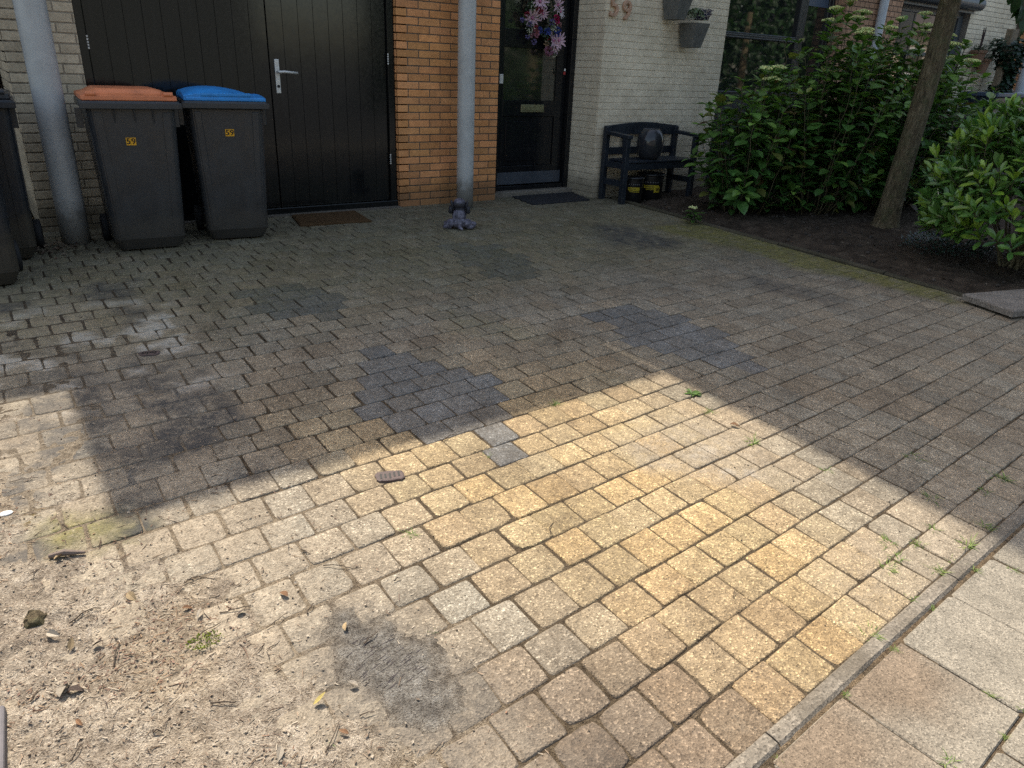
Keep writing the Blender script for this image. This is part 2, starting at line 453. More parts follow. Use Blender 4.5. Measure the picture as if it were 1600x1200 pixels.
M['lid_blue'] = simple('blue_plastic', (.03, .27, .68), .45, .15, 7, .1, 120, dirt=((.02, .07, .18), .5))
M['rubber'] = simple('black_rubber', (.012, .012, .012), .75, .2, 20, .3)
M['sticker'] = simple('yellow_sticker', (.80, .40, .012), .5, .06, 30, .02)
M['ink'] = simple('black_ink', (.006, .006, .006), .6, .05, 20, 0)
M['coir'] = simple('coir_fibre', (.105, .062, .030), .95, .45, 120, 1.0, 350, dist=.01, spec=.1)
M['matrub'] = simple('mat_rubber', (.012, .013, .016), .8, .3, 60, .8, 160, dist=.01)
M['statue'] = simple('weathered_stone_resin', (.14, .135, .165), .5, .7, 24, .5, 120, dirt=((.014, .014, .018), .95))
def statue_mat():
    m, n, b = nodes('weathered_statue')
    v = pos(n, 'object'); sx = n.nodes.new('ShaderNodeSeparateXYZ'); n.links.new(v, sx.inputs[0])
    t = tex(n, 'noise', 30, 6, .65, v); t2 = tex(n, 'noise', 130, 4, .6, v)
    c = ramp(n, t.outputs['Fac'], [(.36, (.035, .033, .045)), (.55, (.15, .14, .185)), (.72, (.30, .29, .34))]).outputs[0]
    hz = mth(n, 'ADD', sx.outputs[2], mth(n, 'MULTIPLY', t.outputs['Fac'], .03))
    dk = ramp(n, hz, [(.176, (0, 0, 0)), (.186, (1, 1, 1)), (.232, (1, 1, 1)), (.252, (.15, .15, .15))]).outputs[0]
    c = mixc(n, c, (.016, .016, .020), mth(n, 'MULTIPLY', dk, .85))
    n.links.new(c, b.inputs['Base Color']); b.inputs['Roughness'].default_value = .45
    bump(n, b, mth(n, 'ADD', t.outputs['Fac'], mth(n, 'MULTIPLY', t2.outputs['Fac'], .3)), .6, .008)
    return m
M['statue'] = statue_mat()
M['statue_dark'] = simple('dark_stone_resin', (.022, .022, .028), .55, .4, 30, .4, 120)
M['bench'] = simple('navy_painted_wood', (.015, .020, .028), .45, .2, 10, .2, 60)
M['glaze'] = simple('grey_glaze', (.030, .032, .037), .15, .2, 6, .04, 40)
M['blackpot'] = simple('black_tub_plastic', (.008, .008, .009), .38, .2, 10, .1)
M['yellow_print'] = simple('yellow_print', (.42, .33, .02), .5, .05, 20, 0)
M['grey_print'] = simple('grey_print', (.16, .16, .16), .5, .05, 20, 0)
M['copper'] = simple('copper_number', (.55, .34, .23), .42, .15, 30, .08, metal=.3)
M['planter'] = simple('grey_wood_look', (.115, .115, .105), .7, .25, 18, .4, 50)
M['terracotta'] = simple('terracotta', (.26, .15, .095), .85, .2, 20, .3)
M['bark'] = bark_mat(); M['old_bark'] = simple('tree_bark', (.17, .13, .08), .9, .45, 22, 1.0, 45, dist=.02, dirt=((.055, .06, .03), .7))
M['stem'] = simple('plant_stem', (.10, .085, .045), .8, .3, 30, .3)
M['stem_dark'] = simple('dark_stem', (.020, .028, .014), .7, .3, 30, .3)
M['hyd'] = leafmat('hydrangea_leaf', .36, .25)
M['laurel'] = leafmat('laurel_leaf', .30, .18, .6)
M['ivy'] = leafmat('ivy_leaf', .4, .1)
M['treeleaf'] = leafmat('tree_leaf', .45, .35)
M['grass'] = leafmat('grass_blade', .5, .3)
M['petal'] = leafmat('petal', .6, .25, .3)
M['litter'] = simple('dry_litter', (1, 1, 1), .85, .25, 60, .3, usecol=True)
M['wood_post'] = simple('weathered_post', (.20, .155, .10), .85, .25, 14, .4)
M['old_wood'] = simple('old_board', (.13, .12, .125), .8, .25, 8, .35)
M['navy_panel'] = simple('navy_panel', (.012, .02, .035), .4, .15, 6, .05)
M['box_lid'] = simple('slate_lid', (.06, .085, .13), .45, .15, 6, .05)
M['roof_tile'] = simple('roof_tile', (.10, .085, .08), .75, .25, 9, .5, 20)
M['plain_cream'] = simple('cream_render', (.62, .52, .39), .85, .06, 3, .1)
M['white'] = simple('white_paint', (.72, .72, .70), .45, .04, 6, .02)
M['metal_grate'] = simple('rusty_grate', (.085, .058, .052), .7, .3, 40, .3)
M['flower_mid'] = simple('cream_floret', (.66, .70, .32), .75, .35, 90, .4, usecol=True)

# ------------------------------------------------------------------ setting: ground
def build_ground():
    mb = MB()
    S = 900
    mb.quad((-S, -S, -.30), (S, -S, -.30), (S, S, -.30), (-S, S, -.30))
    tag(mb.build('ground', M['asphalt']), kind='structure')
    mb = MB(); mb.quad((-60, -1.6, -.20), (60, -1.6, -.20), (60, -9.0, -.20), (-60, -9.0, -.20)[:3])
    tag(mb.build('road', M['asphalt']), kind='structure')
build_ground()

def yk_out(x): return .617 + (x - 1.24)*.0745
def yk_in(x): return yk_out(x) + .052

PAT = dict(
 A=[(1.04,4.41),(1.26,4.45),(1.54,4.5),(1.67,4.29),(1.6,4.04),(1.46,3.74),(1.34,3.76),(1.27,3.9),(1.15,4.04),(1.1,4.28)],
 B=[(1.39,3.27),(1.59,3.24),(1.66,2.9),(1.79,2.78),(1.86,2.6),(1.77,2.5),(1.56,2.42),(1.66,2.29),(1.6,2.02),(1.46,2.0),(1.4,2.18),(1.29,2.24),(1.2,2.46),(1.14,2.65),(1.29,2.87)],
 C=[(2.88,5.07),(3.21,4.89),(3.33,4.52),(3.1,3.96),(2.88,3.89),(2.76,4.2),(2.73,4.57)],
 D=[(2.97,3.26),(3.23,3.14),(3.37,2.68),(3.23,2.21),(3.07,2.1),(2.96,2.23),(2.86,2.5),(2.76,2.65),(2.77,2.92),(2.83,3.13)],
 E=[(4.53,5.12),(4.86,5.0),(4.85,4.35),(4.67,4.03),(4.25,4.2),(4.14,4.63)],
 F=[(4.51,3.43),(4.68,2.99),(4.69,2.59),(4.43,2.57),(4.32,3.0)],
 dirt=[(-2.6,5.4),(-.25,3.9),(-.02,3.6),(.13,3.2),(.15,2.31),(.32,2.13),(.5,1.95),(.59,1.71),(.62,1.49),(.66,1.31),(.66,1.12),(.70,.55),(.1,.5),(-2.6,.4)],
 dust=[(-2.6,6.4),(-.22,5.44),(.15,5.0),(.7,4.47),(.75,3.49),(.66,2.93),(.52,2.5),(.75,2.1),(.8,1.6),(.75,1.0),(.8,.55),(-2.6,.4)],
 thin=[(-2.6,5.2),(-.1,4.95),(.35,4.6),(.62,4.1),(.62,3.3),(.55,2.75),(.30,2.35),(.1,2.2),(-2.6,2.2)],
 dark2=[(-.1,3.5),(.16,3.45),(.22,3.0),(.18,2.6),(.05,2.75),(-.1,3.1)],
 dark=[(.43,3.4),(.66,3.2),(.61,2.94),(.44,2.72),(.31,2.53),(.16,2.39),(.15,2.53),(.32,2.79)],
 mud=[(.58,1.57),(.70,1.44),(.75,1.25),(.70,1.10),(.60,1.06),(.52,1.15),(.47,1.35),(.49,1.5)],
 brown=[(.72,1.36),(.9,1.26),(1.0,1.03),(1.15,.6),(.6,.5),(.62,.97),(.66,1.16)],
 moss=[(5.62,4.91),(5.66,4.23),(5.62,3.33),(5.66,2.4),(5.36,2.3),(5.28,2.67),(5.16,3.17),(5.13,3.88),(5.0,4.7)],
 pale=[(1.9,1.91),(2.36,1.99),(2.53,1.5),(2.34,1.28),(2.07,1.33),(1.96,1.54),(1.86,1.71)],
 green=[(1.93,3.75),(2.2,3.76),(2.43,3.27),(2.32,2.88),(2.0,2.84),(1.92,3.28)],
 mossL=[(-.10,2.50),(.14,2.42),(.14,2.24),(-.05,2.2)],
)
def stain_at(x, y):
    n1 = fbm(x*2.6, y*2.6, 1.0)*.34; n2 = fbm(x*7, y*7, 5.0)*.12
    d = pdist(x, y, PAT['dust']) + n1*.9 + n2
    dirt = sst(.10, -.22, d)*.95
    dirt = max(dirt, .95*sst(.12, -.16, pdist(x, y, PAT['pale']) + n1*.5 + n2))
    # strip of trodden dust along the kerb on the right
    dirt = max(dirt, .7*sst(.42, .06, (y - yk_in(x)) + n1*.6 + n2)*sst(1.5, 2.1, x))
    dirt = max(dirt, .20 + .35*max(0, n1*2))
    dirt = max(dirt, .45*sst(.05, -.1, abs(y-4.55+.1*(x-1.3)) - .12 + n1*.5)*sst(.8, .1, abs(x-1.4)))
    # beside the grass strip, far right
    dirt = max(dirt, .45*sst(.3, -.2, abs(x-4.55) - .4 + n1)*sst(.5, 0, abs(y-2.2)-.5))
    moss = sst(.14, -.05, pdist(x, y, PAT['moss']) + n1*.45 + n2)
    moss = max(moss, .55*sst(.05, -.3, pdist(x, y, PAT['green']) + n1*.8 + n2))
    moss = max(moss, .9*sst(.03, -.06, pdist(x, y, PAT['mossL']) + n1*.35 + n2))
    moss = max(moss, .35*sst(.9, .2, 6.3-y + n1*2))
    moss = max(moss, .38*sst(3.1, 4.6, y + n1*1.5))  # broad tint over the far pavers, stronger towards the house
    dark = .95*sst(.08, -.16, pdist(x, y, PAT['E']) + n1*.6 + n2)
    dark = max(dark, 1.0*sst(.10, -.04, pdist(x, y, PAT['dark']) + n1*.9 + n2*2.0))
    dark = max(dark, .85*sst(.06, -.05, pdist(x, y, PAT['dark2']) + n1*.9 + n2*2.0))
    if x < .95 and 2.2 < y < 5.0:
        dark = max(dark, .85*sst(.02, .22, fbm(x*3.1, y*3.1, 88))*sst(.95, .5, x))
        dirt = max(dirt, 1.0*sst(.02, .20, fbm(x*3.7, y*3.7, 52))*sst(.95, .55, x)*(1-dark)); dirt *= 1 - .6*sst(.0, .2, fbm(x*4.3, y*4.3, 152))
    dark = max(dark, .6*sst(.08, -.1, pdist(x, y, PAT['F']) + n1*.6))
    dark = max(dark, .40*sst(.1, -.3, pdist(x, y, PAT['brown']) + n1*.5))
    dark = max(dark, .62*sst(.16, -.04, pdist(x, y, PAT['mud']) + n1*.4 + n2))
    dark = max(dark, .25*sst(1.2, .1, 6.3-y + n1))  # whole strip darker towards the house front
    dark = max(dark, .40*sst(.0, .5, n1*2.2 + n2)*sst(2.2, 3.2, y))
    ck = sst(.02, .16, fbm(x*4.1, y*4.1, 33))*sst(.95, .6, x)*sst(3.0, 3.3, y)*sst(4.9, 4.4, y)
    ck = max(ck, .6*sst(.0, .2, fbm(x*5, y*5, 35))*sst(.06, -.14, pdist(x, y, PAT['pale']) + n1*.5))
    if ck > .05: dirt = max(dirt, .6 + .9*ck); dark *= 1 - .8*ck
    return dirt, moss, dark

def ang(v): return radians(4.6 + (1.4 - 4.6)*min(1, max(0, (v - 1.0)/3.7)))
def rowmap(s, v): return s, v + math.tan(ang(v))*(s - 1.0) + .004*ns(s*1.3, v*1.7, 3)
def rowinv(x, y):
    v = y
    for _ in range(30): v = y - math.tan(ang(v))*(x - 1.0)
    return v
TAB = [(2.213,4.678),(2.126,4.498),(2.056,4.354),(1.983,4.203),(1.904,4.039),(1.84,3.906),(1.77,3.762),(1.696,3.608),(1.63,3.471),(1.54,3.287),(1.468,3.137),(1.393,2.981),(1.322,2.834),(1.256,2.699),(1.19,2.561),(1.111,2.398),(1.039,2.249),(.96,2.085),(.891,1.944),(.819,1.794),(.739,1.629)]
vs = sorted(rowinv(*p) for p in TAB)
near = [vs[0] - .142*k for k in (1, 2)] + [rowinv(*p) for p in ((.913,1.202),(.931,1.064),(.859,.914),(.94,.775))]
near.append(min(near) - .140); near.append(min(near) - .14)
vs = sorted(near + vs)
while vs[-1] < 6.55: vs.append(vs[-1] + .1475)

BED_X = 5.60
def bed_x(y): return 5.60 + .03*sin(y*1.7)
def build_pavers():
    mb = MB(); stain = []
    rng = random.Random(4)
    PL = .1475
    for k in range(len(vs)-1):
        v0, v1 = vs[k], vs[k+1]
        off = (k % 2)*.5*PL + rng.uniform(-.014, .014)
        nx = int(8.4/PL)
        for j in range(nx):
            s0 = -2.6 + off + j*PL + rng.uniform(-.003, .003); s1 = s0 + PL
            if s0 > 5.56: continue
            s1 = min(s1, 5.575)
            if s1 - s0 < .035: continue
            cx, cy = rowmap((s0+s1)/2, (v0+v1)/2)
            if cy > 6.5 or cy < yk_in(cx) - .03: continue
            if cx > 5.385 and cy > 6.12: continue
            inA = any(pdist(cx, cy, PAT[q]) < .0 for q in ('A', 'B', 'C', 'D'))
            g = rng.uniform(.0014, .0030)*(1.2 if cx < 1.2 else 1.0)*(1 + .35*sst(2.4, 3.6, cy))
            cr = rng.uniform(.006, .011)*(1.8 if cx < 1.3 else 1.0)
            # outline with worn corners
            out = []
            quad = [(s0, v0), (s1, v0), (s1, v1), (s0, v1)]
            jit = [(rng.uniform(-.0028, .0028), rng.uniform(-.0028, .0028)) for _ in range(4)]
            def P2(a, b):
                return rowmap(a, b)
            cs = [(s0+g, v0+g), (s1-g, v0+g), (s1-g, v1-g), (s0+g, v1-g)]
            cr0 = cr
            for q in range(4):
                cr = cr0*(rng.uniform(1.8, 2.8) if rng.random() < .09 else rng.uniform(.8, 1.2))
                a = cs[q]; p = cs[q-1]; nxt = cs[(q+1) % 4]
                def toward(b, r):
                    dx, dy = b[0]-a[0], b[1]-a[1]; L = max(1e-6, sqrt(dx*dx+dy*dy)); return (a[0]+dx/L*r, a[1]+dy/L*r)
                e0 = toward(p, cr); e1 = toward(nxt, cr)
                mid = ((e0[0]+e1[0])/2*.42 + a[0]*.58, (e0[1]+e1[1])/2*.42 + a[1]*.58)
                for t in (e0, mid, e1): out.append((t[0]+jit[q][0], t[1]+jit[q][1]))
                # ragged mid edge point
                em = ((a[0]+nxt[0])/2 + rng.uniform(-.0018, .0018), (a[1]+nxt[1])/2 + rng.uniform(-.0018, .0018))
                out.append((em[0] + (jit[q][0]+jit[(q+1) % 4][0])/2, em[1] + (jit[q][1]+jit[(q+1) % 4][1])/2))
            dz = max(-.0006, rng.gauss(0, .0014) + .003*ns(cx*1.1, cy*1.1, 9)); tx, ty = max(-.010, min(.010, rng.gauss(0, .007))), max(-.010, min(.010, rng.gauss(0, .007)))
            # colour of this stone, with the house's shade painted in towards the facade
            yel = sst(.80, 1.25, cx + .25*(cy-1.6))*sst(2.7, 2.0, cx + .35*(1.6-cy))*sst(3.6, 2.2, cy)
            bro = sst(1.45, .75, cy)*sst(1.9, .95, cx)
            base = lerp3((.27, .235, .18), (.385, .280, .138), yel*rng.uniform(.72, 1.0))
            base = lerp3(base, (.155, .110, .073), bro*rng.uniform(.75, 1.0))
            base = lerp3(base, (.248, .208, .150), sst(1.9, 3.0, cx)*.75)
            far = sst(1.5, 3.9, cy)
            base = lerp3(base, (.228, .196, .150), far*rng.uniform(.6, 1.0))  # deeper, greyer tone painted in over the zone the house shades
            base = lerp3(base, (.160, .143, .113), sst(3.4, 5.2, cy + .35*(cx-2))*rng.uniform(.65, 1.0))  # shade painted darker again close to the facade
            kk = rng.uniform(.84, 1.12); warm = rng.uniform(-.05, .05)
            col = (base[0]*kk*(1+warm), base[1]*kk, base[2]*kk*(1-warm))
            if inA:
                kk = rng.uniform(.85, 1.15); f2 = sst(4.2, 2.4, cy)
                col = lerp3(col, lerp3((.090*kk, .096*kk, .096*kk), (.142*kk, .147*kk, .148*kk), f2), rng.uniform(.8, 1.0))
            rings = []
            for inset, dzr in ((-.001, -.045), (0, -.0042), (.0026, -.0010), (.0062, 0.0)):
                rg = []
                mx = sum(p[0] for p in out)/len(out); my = sum(p[1] for p in out)/len(out)
                for p in out:
                    dx, dy = p[0]-mx, p[1]-my; L = sqrt(dx*dx+dy*dy)
                    q = (p[0]-dx/L*inset*1.25, p[1]-dy/L*inset*1.25)
                    x, y = P2(*q)
                    z = gz(x, y) + dz + tx*(q[0]-mx) + ty*(q[1]-my) + dzr
                    rg.append((x, y, z))
                rings.append(rg)
            idx = []
            for ri, rg in enumerate(rings):
                row = []
                for p in rg:
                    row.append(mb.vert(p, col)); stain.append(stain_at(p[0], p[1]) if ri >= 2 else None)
                idx.append(row)
            # lower rings share the stain of the edge above
            n = len(out)
            base_i = idx[0][0]
            for q in range(n):
                stain[base_i+q] = stain[base_i+n+q] = stain[base_i+2*n+q]
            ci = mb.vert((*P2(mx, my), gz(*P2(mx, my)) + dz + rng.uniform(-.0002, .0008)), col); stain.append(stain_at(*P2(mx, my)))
            for a in range(3):
                for q in range(n):
                    mb.face((idx[a][q], idx[a][(q+1) % n], idx[a+1][(q+1) % n], idx[a+1][q]))
            for q in range(n): mb.face((idx[3][q], idx[3][(q+1) % n], ci))
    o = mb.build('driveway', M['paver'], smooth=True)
    at = o.data.attributes.new('stain', 'FLOAT_COLOR', 'POINT')
    fl = []
    for s in stain: fl.extend((s[0], s[1], s[2], 1))
    at.data.foreach_set('color', fl)
    tag(o, kind='structure')
build_pavers()

def dirt_cover(x, y):
    n1 = fbm(x*2.2, y*2.2, 1.0)*.34; n2 = fbm(x*9, y*9, 5.0)*.16
    a = sst(-.12, -.62, pdist(x, y, PAT['dirt']) + n1*1.0 + n2*1.8)
    if y > 2.2:
        a = max(a, .16*sst(.05, -.35, pdist(x, y, PAT['thin']) + n1*1.2 + n2*1.6))
    return a
def mud_cover(x, y):
    return sst(.08, -.08, pdist(x, y, PAT['mud']) + fbm(x*6, y*6, 2)*.09 + fbm(x*25, y*25, 2)*.04)
def sand_z(x, y):
    d = dirt_cover(x, y); m = mud_cover(x, y)
    z = gz(x, y) - .0040 - .001*sst(2.2, 3.4, y)*sst(.3, .9, x) + .0017*sst(.12, -.2, pdist(x, y, PAT['dust']) + fbm(x*3, y*3, 7)*.3) + .0013*fbm(x*16, y*16, 8)
    if d > .01:
        z += d*(.0064 + .010*fbm(x*3.2, y*3.2, 4) + .015*max(0, fbm(x*11, y*11, 6)) + .008*fbm(x*30, y*30, 2))
        z += .026*sst(.08, .5, fbm(x*5.5, y*5.5, 40))*d*sst(.35, -.15, x) + .010*fbm(x*22, y*22, 45)*d*sst(.35, -.1, x)
    kd = y - yk_in(x)
    if -.02 < kd < .05 and x > .75: z += .0032*exp(-(kd/.018)**2)*(.6 + 1.4*fbm(x*9, y*9, 3))
    if m > .01: z = max(z, gz(x, y) - .0068 + m*(.0108 + .0012*fbm(x*20, y*20, 8)))
    return z
def build_sand():
    def sheet(name, x0, x1, y0, y1, st):
        mb = MB(); nx = int((x1-x0)/st); ny = int((y1-y0)/st); ids = {}
        for j in range(ny+1):
            for i in range(nx+1):
                x = x0 + (x1-x0)*i/nx; y = y0 + (y1-y0)*j/ny
                d = dirt_cover(x, y); m = mud_cover(x, y)
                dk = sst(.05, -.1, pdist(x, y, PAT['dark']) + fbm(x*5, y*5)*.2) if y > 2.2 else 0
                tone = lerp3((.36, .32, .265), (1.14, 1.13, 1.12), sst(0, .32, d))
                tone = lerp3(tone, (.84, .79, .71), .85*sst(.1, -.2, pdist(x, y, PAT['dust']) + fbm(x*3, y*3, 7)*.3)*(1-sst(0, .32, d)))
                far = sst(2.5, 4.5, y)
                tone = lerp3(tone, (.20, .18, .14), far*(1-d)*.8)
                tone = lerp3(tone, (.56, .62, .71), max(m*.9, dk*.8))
                if d > .2: 
                    k = fbm(x*2.1, y*2.1, 21)
                    tone = lerp3(tone, (1.04, .95, .80), .45*sst(.05, .35, k))
                    ms = sst(.03, -.06, pdist(x, y, PAT['mossL']) + fbm(x*6, y*6)*.1)
                    tone = lerp3(tone, (.62, .50, .13), ms*.8)
                    tone = lerp3(tone, (.74, .69, .66), .5*sst(.1, .4, fbm(x*4, y*4, 61)))
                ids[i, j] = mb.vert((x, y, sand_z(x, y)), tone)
        for j in range(ny):
            for i in range(nx):
                mb.face((ids[i, j], ids[i+1, j], ids[i+1, j+1], ids[i, j+1]))
        return tag(mb.build(name, M['sand'], smooth=True), kind='stuff')
    a = sheet('dirt', -1.3, .95, .55, 3.9, .0105)
    b = sheet('joint_sand', .95, 5.62, .55, 6.55, .05)
    c = sheet('joint_sand', -2.7, .95, 3.9, 6.55, .03)
    d = sheet('joint_sand', -2.7, -1.3, .2, 3.9, .05)
build_sand()

def build_kerb_and_pavement():
    rng = random.Random(8)
    mb = MB()
    x = -2.74
    while x < 9:
        L = 1.0
        a, b = x + .003, x + L - .003
        P = []
        col = (rng.uniform(.9, 1.1),)*3
        dz = rng.uniform(-.003, .003)
        n = 10
        rings = []
        for i in range(n+1):
            t = a + (b-a)*i/n
            zt = gz(t, yk_out(t)) + .004 + dz
            j = .0015
            rings.append([(t, yk_out(t)+.001, zt-.09), (t, yk_out(t)+rng.uniform(0, j), zt-.008), (t, yk_out(t)+.009, zt-.001+rng.uniform(-.001, .001)), (t, (yk_out(t)+yk_in(t))/2, zt),
                          (t, yk_in(t)-.009, zt-.001+rng.uniform(-.001, .001)), (t, yk_in(t)-rng.uniform(.001, .004), zt-.008), (t, yk_in(t)-.002, zt-.09)])
        mb.loft(rings, col)
        x += L
    # shorten so a joint falls where two kerb stones meet
    tag(mb.build('kerb', M['kerb'], smooth=False), kind='structure')
    mb = MB()
    TL = .322
    c, s = cos(radians(4.26)), sin(radians(4.26))
    def W(u, v):   # along / outwards from kerb
        ox, oy = 1.522, yk_out(1.522) - .006
        return ox + u*c + v*s, oy + u*s - v*c
    for r in range(14):
        for k in range(-24, 26):
            u0 = k*TL + (r % 2)*TL*.5; v0 = r*.308
            g = rng.uniform(.0022, .004)
            dz = rng.uniform(-.002, .002); t1, t2 = rng.gauss(0, .004), rng.gauss(0, .004)
            kk = rng.uniform(.95, 1.05); rust = 1.0 if (r == 0 and k in (-1, 0, -2)) else 0
            rings = []
            for ins, zz in ((0, -.04), (0, -.004), (.003, 0.0)):
                rg = []
                U0, U1, V0, V1 = u0+g+ins, u0+TL-g-ins, v0+g+ins, v0+.308-g-ins
                e = .010
                for (uu, vv) in ((U0+e, V0), (U1-e, V0), (U1, V0+e), (U1, V1-e), (U1-e, V1), (U0+e, V1), (U0, V1-e), (U0, V0+e)):
                    X, Y = W(uu, vv)
                    rg.append((X, Y, gz(X, max(Y, -1.0)) - .001 + dz + t1*(uu-u0-TL/2) + t2*(vv-v0-.15) + zz))
                rings.append(rg[::-1])
            col = (kk, kk, kk)
            if rust:
                # rusty brown wash on the kerb side of these stones: a subdivided top
                mb.loft(rings[:2] + [rings[2]], col, cap=False)
                N = 8; ids = {}
                for i in range(N+1):
                    for j in range(N+1):
                        uu = U0 + (U1-U0)*i/N; vv = V0 + (V1-V0)*j/N
                        X, Y = W(uu, vv)
                        f = sst(.2, -.05, (vv-v0) - .09 + .25*fbm(X*5, Y*5, 3) - (.03 if k < 0 else 0))*.85
                        ids[i, j] = mb.vert((X, Y, gz(X, Y) - .001 + dz + t1*(uu-u0-TL/2) + t2*(vv-v0-.15)), lerp3(col, (.75*kk, .63*kk, .55*kk), f))
                for i in range(N):
                    for j in range(N): mb.face((ids[i, j], ids[i, j+1], ids[i+1, j+1], ids[i+1, j]))
            else:
                mb.loft(rings, col, cap=False); mb.face([len(mb.v)-8+q for q in range(8)])
    tag(mb.build('pavement', M['tile']), kind='structure')
    mb = MB()
    a = []
    for X in (-8, 9.5):
        a.append(((X, yk_out(X)+.02, gz(X, yk_out(X)+.02)-.0075), (X, -1.0, gz(X, -1.0)-.0085), (X, -4.2, gz(X, -1.0)-.0085)))
    mb.quad(a[0][1], a[1][1], a[1][0], a[0][0], (.42, .36, .29)); mb.quad(a[0][2], a[1][2], a[1][1], a[0][1], (.42, .36, .29))
    tag(mb.build('joint_sand', M['sand']), kind='stuff')
    # crumbly dirt that has filled the gap along the outer side of the kerb
    mb = MB(); ids = {}; NX = 380
    for i in range(NX+1):
        for j in range(7):
            X = .7 + 3.6*i/NX; Y = yk_out(X) + .004 - .034*j/6
            ids[i, j] = mb.vert((X, Y, gz(X, Y) - .0035 + .0045*fbm(X*26, Y*26, 4) + .004*fbm(X*4, 0, 9) - .004*(j/6)**2), (.55, .47, .37))
    for i in range(NX):
        for j in range(6): mb.face((ids[i, j], ids[i, j+1], ids[i+1, j+1], ids[i+1, j]))
    tag(mb.build('joint_sand', M['sand'], smooth=True), kind='stuff')
build_kerb_and_pavement()

def build_bed():
    mb = MB(); st = .03
    x0, x1, y0, y1 = 5.64, 11.6, .5, 6.15
    nx, ny = int((x1-x0)/st), int((y1-y0)/st)
    for j in range(ny+1):
        for i in range(nx+1):
            x = x0 + (x1-x0)*i/nx; y = y0 + (y1-y0)*j/ny
            z = gz(x, y) - .03 + .05*sst(0, .5, x-x0) + .035*fbm(x*3, y*3, 2) + .03*fbm(x*11, y*11, 5) + .022*fbm(x*27, y*27, 8) + .05*exp(-((x-7.15)**2 + (y-3.78)**2)/.07)
            mb.vert((x, y, z))
    for j in range(ny):
        for i in range(nx):
            a = j*(nx+1)+i; mb.face((a, a+1, a+nx+2, a+nx+1))
    tag(mb.build('soil', M['soil'], smooth=True), kind='structure')
    # low edging band between drive and bed
    mb = MB(); rng = random.Random(3)
    y = 1.9
    while y < 6.0:
        L = min(.98, 6.05-y); rings = []
        dz = rng.uniform(-.006, .006); dx = rng.uniform(-.008, .008)
        for i in range(9):
            t = y + .004 + (L-.008)*i/8
            zt = gz(0, t) + .018 + dz + rng.uniform(-.002, .002)
            rings.append([(5.585+dx, t, zt-.10), (5.585+dx, t, zt-.012), (5.597+dx, t, zt), (5.632+dx, t, zt-.001), (5.645+dx, t, zt-.012), (5.645+dx, t, zt-.10)])
        k_ = rng.uniform(.26, .36); mb.loft(rings, (k_, k_, k_*.8))
        y += L
    tag(mb.build('kerb', M['kerb']), kind='structure')
build_bed()

# ------------------------------------------------------------------ houses
CH = .0656
def brick_face(mb, o, ux, n, L, H, colf, mortar, bl=.2113, vg=.0095, hg=.0095, seed=1, start=0, prot=.004, depth=.10, jit=.0008):
    """courses of separate bricks standing proud of a mortar bed"""
    rng = random.Random(seed)
    o = Vector(o); ux = Vector(ux).normalized(); n = Vector(n).normalized(); uz = Vector((0, 0, 1))
    a = [o, o+ux*L, o+ux*L+uz*H, o+uz*H]
    b = [p - n*depth for p in a]
    ia = [mb.vert(p, mortar) for p in a]; ib = [mb.vert(p, mortar) for p in b]
    mb.face(ia)
    for k in range(4): mb.face((ia[k], ia[(k+1) % 4], ib[(k+1) % 4], ib[k]))
    nc = int(H/CH)
    for c in range(nc):
        z0 = c*CH + hg/2; z1 = (c+1)*CH - hg/2
        pitch = bl + vg
        x = -pitch if (c+start) % 2 == 0 else -pitch*.5
        while x < L:
            x0 = max(x + vg/2, 0.0); x1 = min(x + pitch - vg/2, L)
            x += pitch
            if x1 - x0 < .006: continue
            if x0 == 0: x0 = 0.0
            col = colf(rng)
            pr = prot + rng.uniform(-jit, jit); e = .0022
            jz = rng.uniform(-.0006, .0006)
            q0 = [(x0, z0), (x1, z0), (x1, z1), (x0, z1)]
            q1 = [(x0+e, z0+e), (x1-e, z0+e), (x1-e, z1-e), (x0+e, z1-e)]
            r0 = [mb.vert(o+ux*u+uz*(v+jz), col) for u, v in q0]
            rm = [mb.vert(o+ux*u+uz*(v+jz)+n*(pr-e*.7), col) for u, v in q0]
            r1 = [mb.vert(o+ux*u+uz*(v+jz)+n*pr, col) for u, v in q1]
            for k in range(4):
                mb.face((r0[k], r0[(k+1) % 4], rm[(k+1) % 4], rm[k])); mb.face((rm[k], rm[(k+1) % 4], r1[(k+1) % 4], r1[k]))
            mb.face(r1)
def orange_brick(r):
    k = r.uniform(.78, 1.14); return (.70*k*r.uniform(.96, 1.04), .325*k, .130*k*r.uniform(.92, 1.08))
def pink_brick(r):
    k = r.uniform(.86, 1.1); return (.50*k, .30*k, .19*k)
def cream_brick(r):
    k = r.uniform(.965, 1.03); return (.80*k, .70*k, .525*k)
def tan_brick(r):
    k = r.uniform(.84, 1.1); return (.62*k, .51*k, .355*k)

def drainpipe(name, x, y, z0, z1, r, m, label, collars=(), parent=None):
    t = empty(name, (x, y, z0))
    tag(t, label, 'drainpipe')
    mb = MB()
    pts = [(0, 0, (z1-z0)*k/30.) for k in range(31)]
    mb.tube(pts, [r*(1 + .004*sin(k*1.7)) for k in range(31)], 40)
    mb.build('pipe', m, t, smooth=True)
    for cz in collars:
        mb = MB(); mb.lathe([(r+.001, -.03), (r+.009, -.028), (r+.011, 0), (r+.009, .028), (r+.001, .03)], 36, (0, 0, cz-z0))
        mb.build('collar', m, t, smooth=True)
    mb = MB(); mb.box(-.02, .02, 0, .26, 2.3-z0, 2.34-z0); mb.build('bracket', M['steel'], t)
    return t

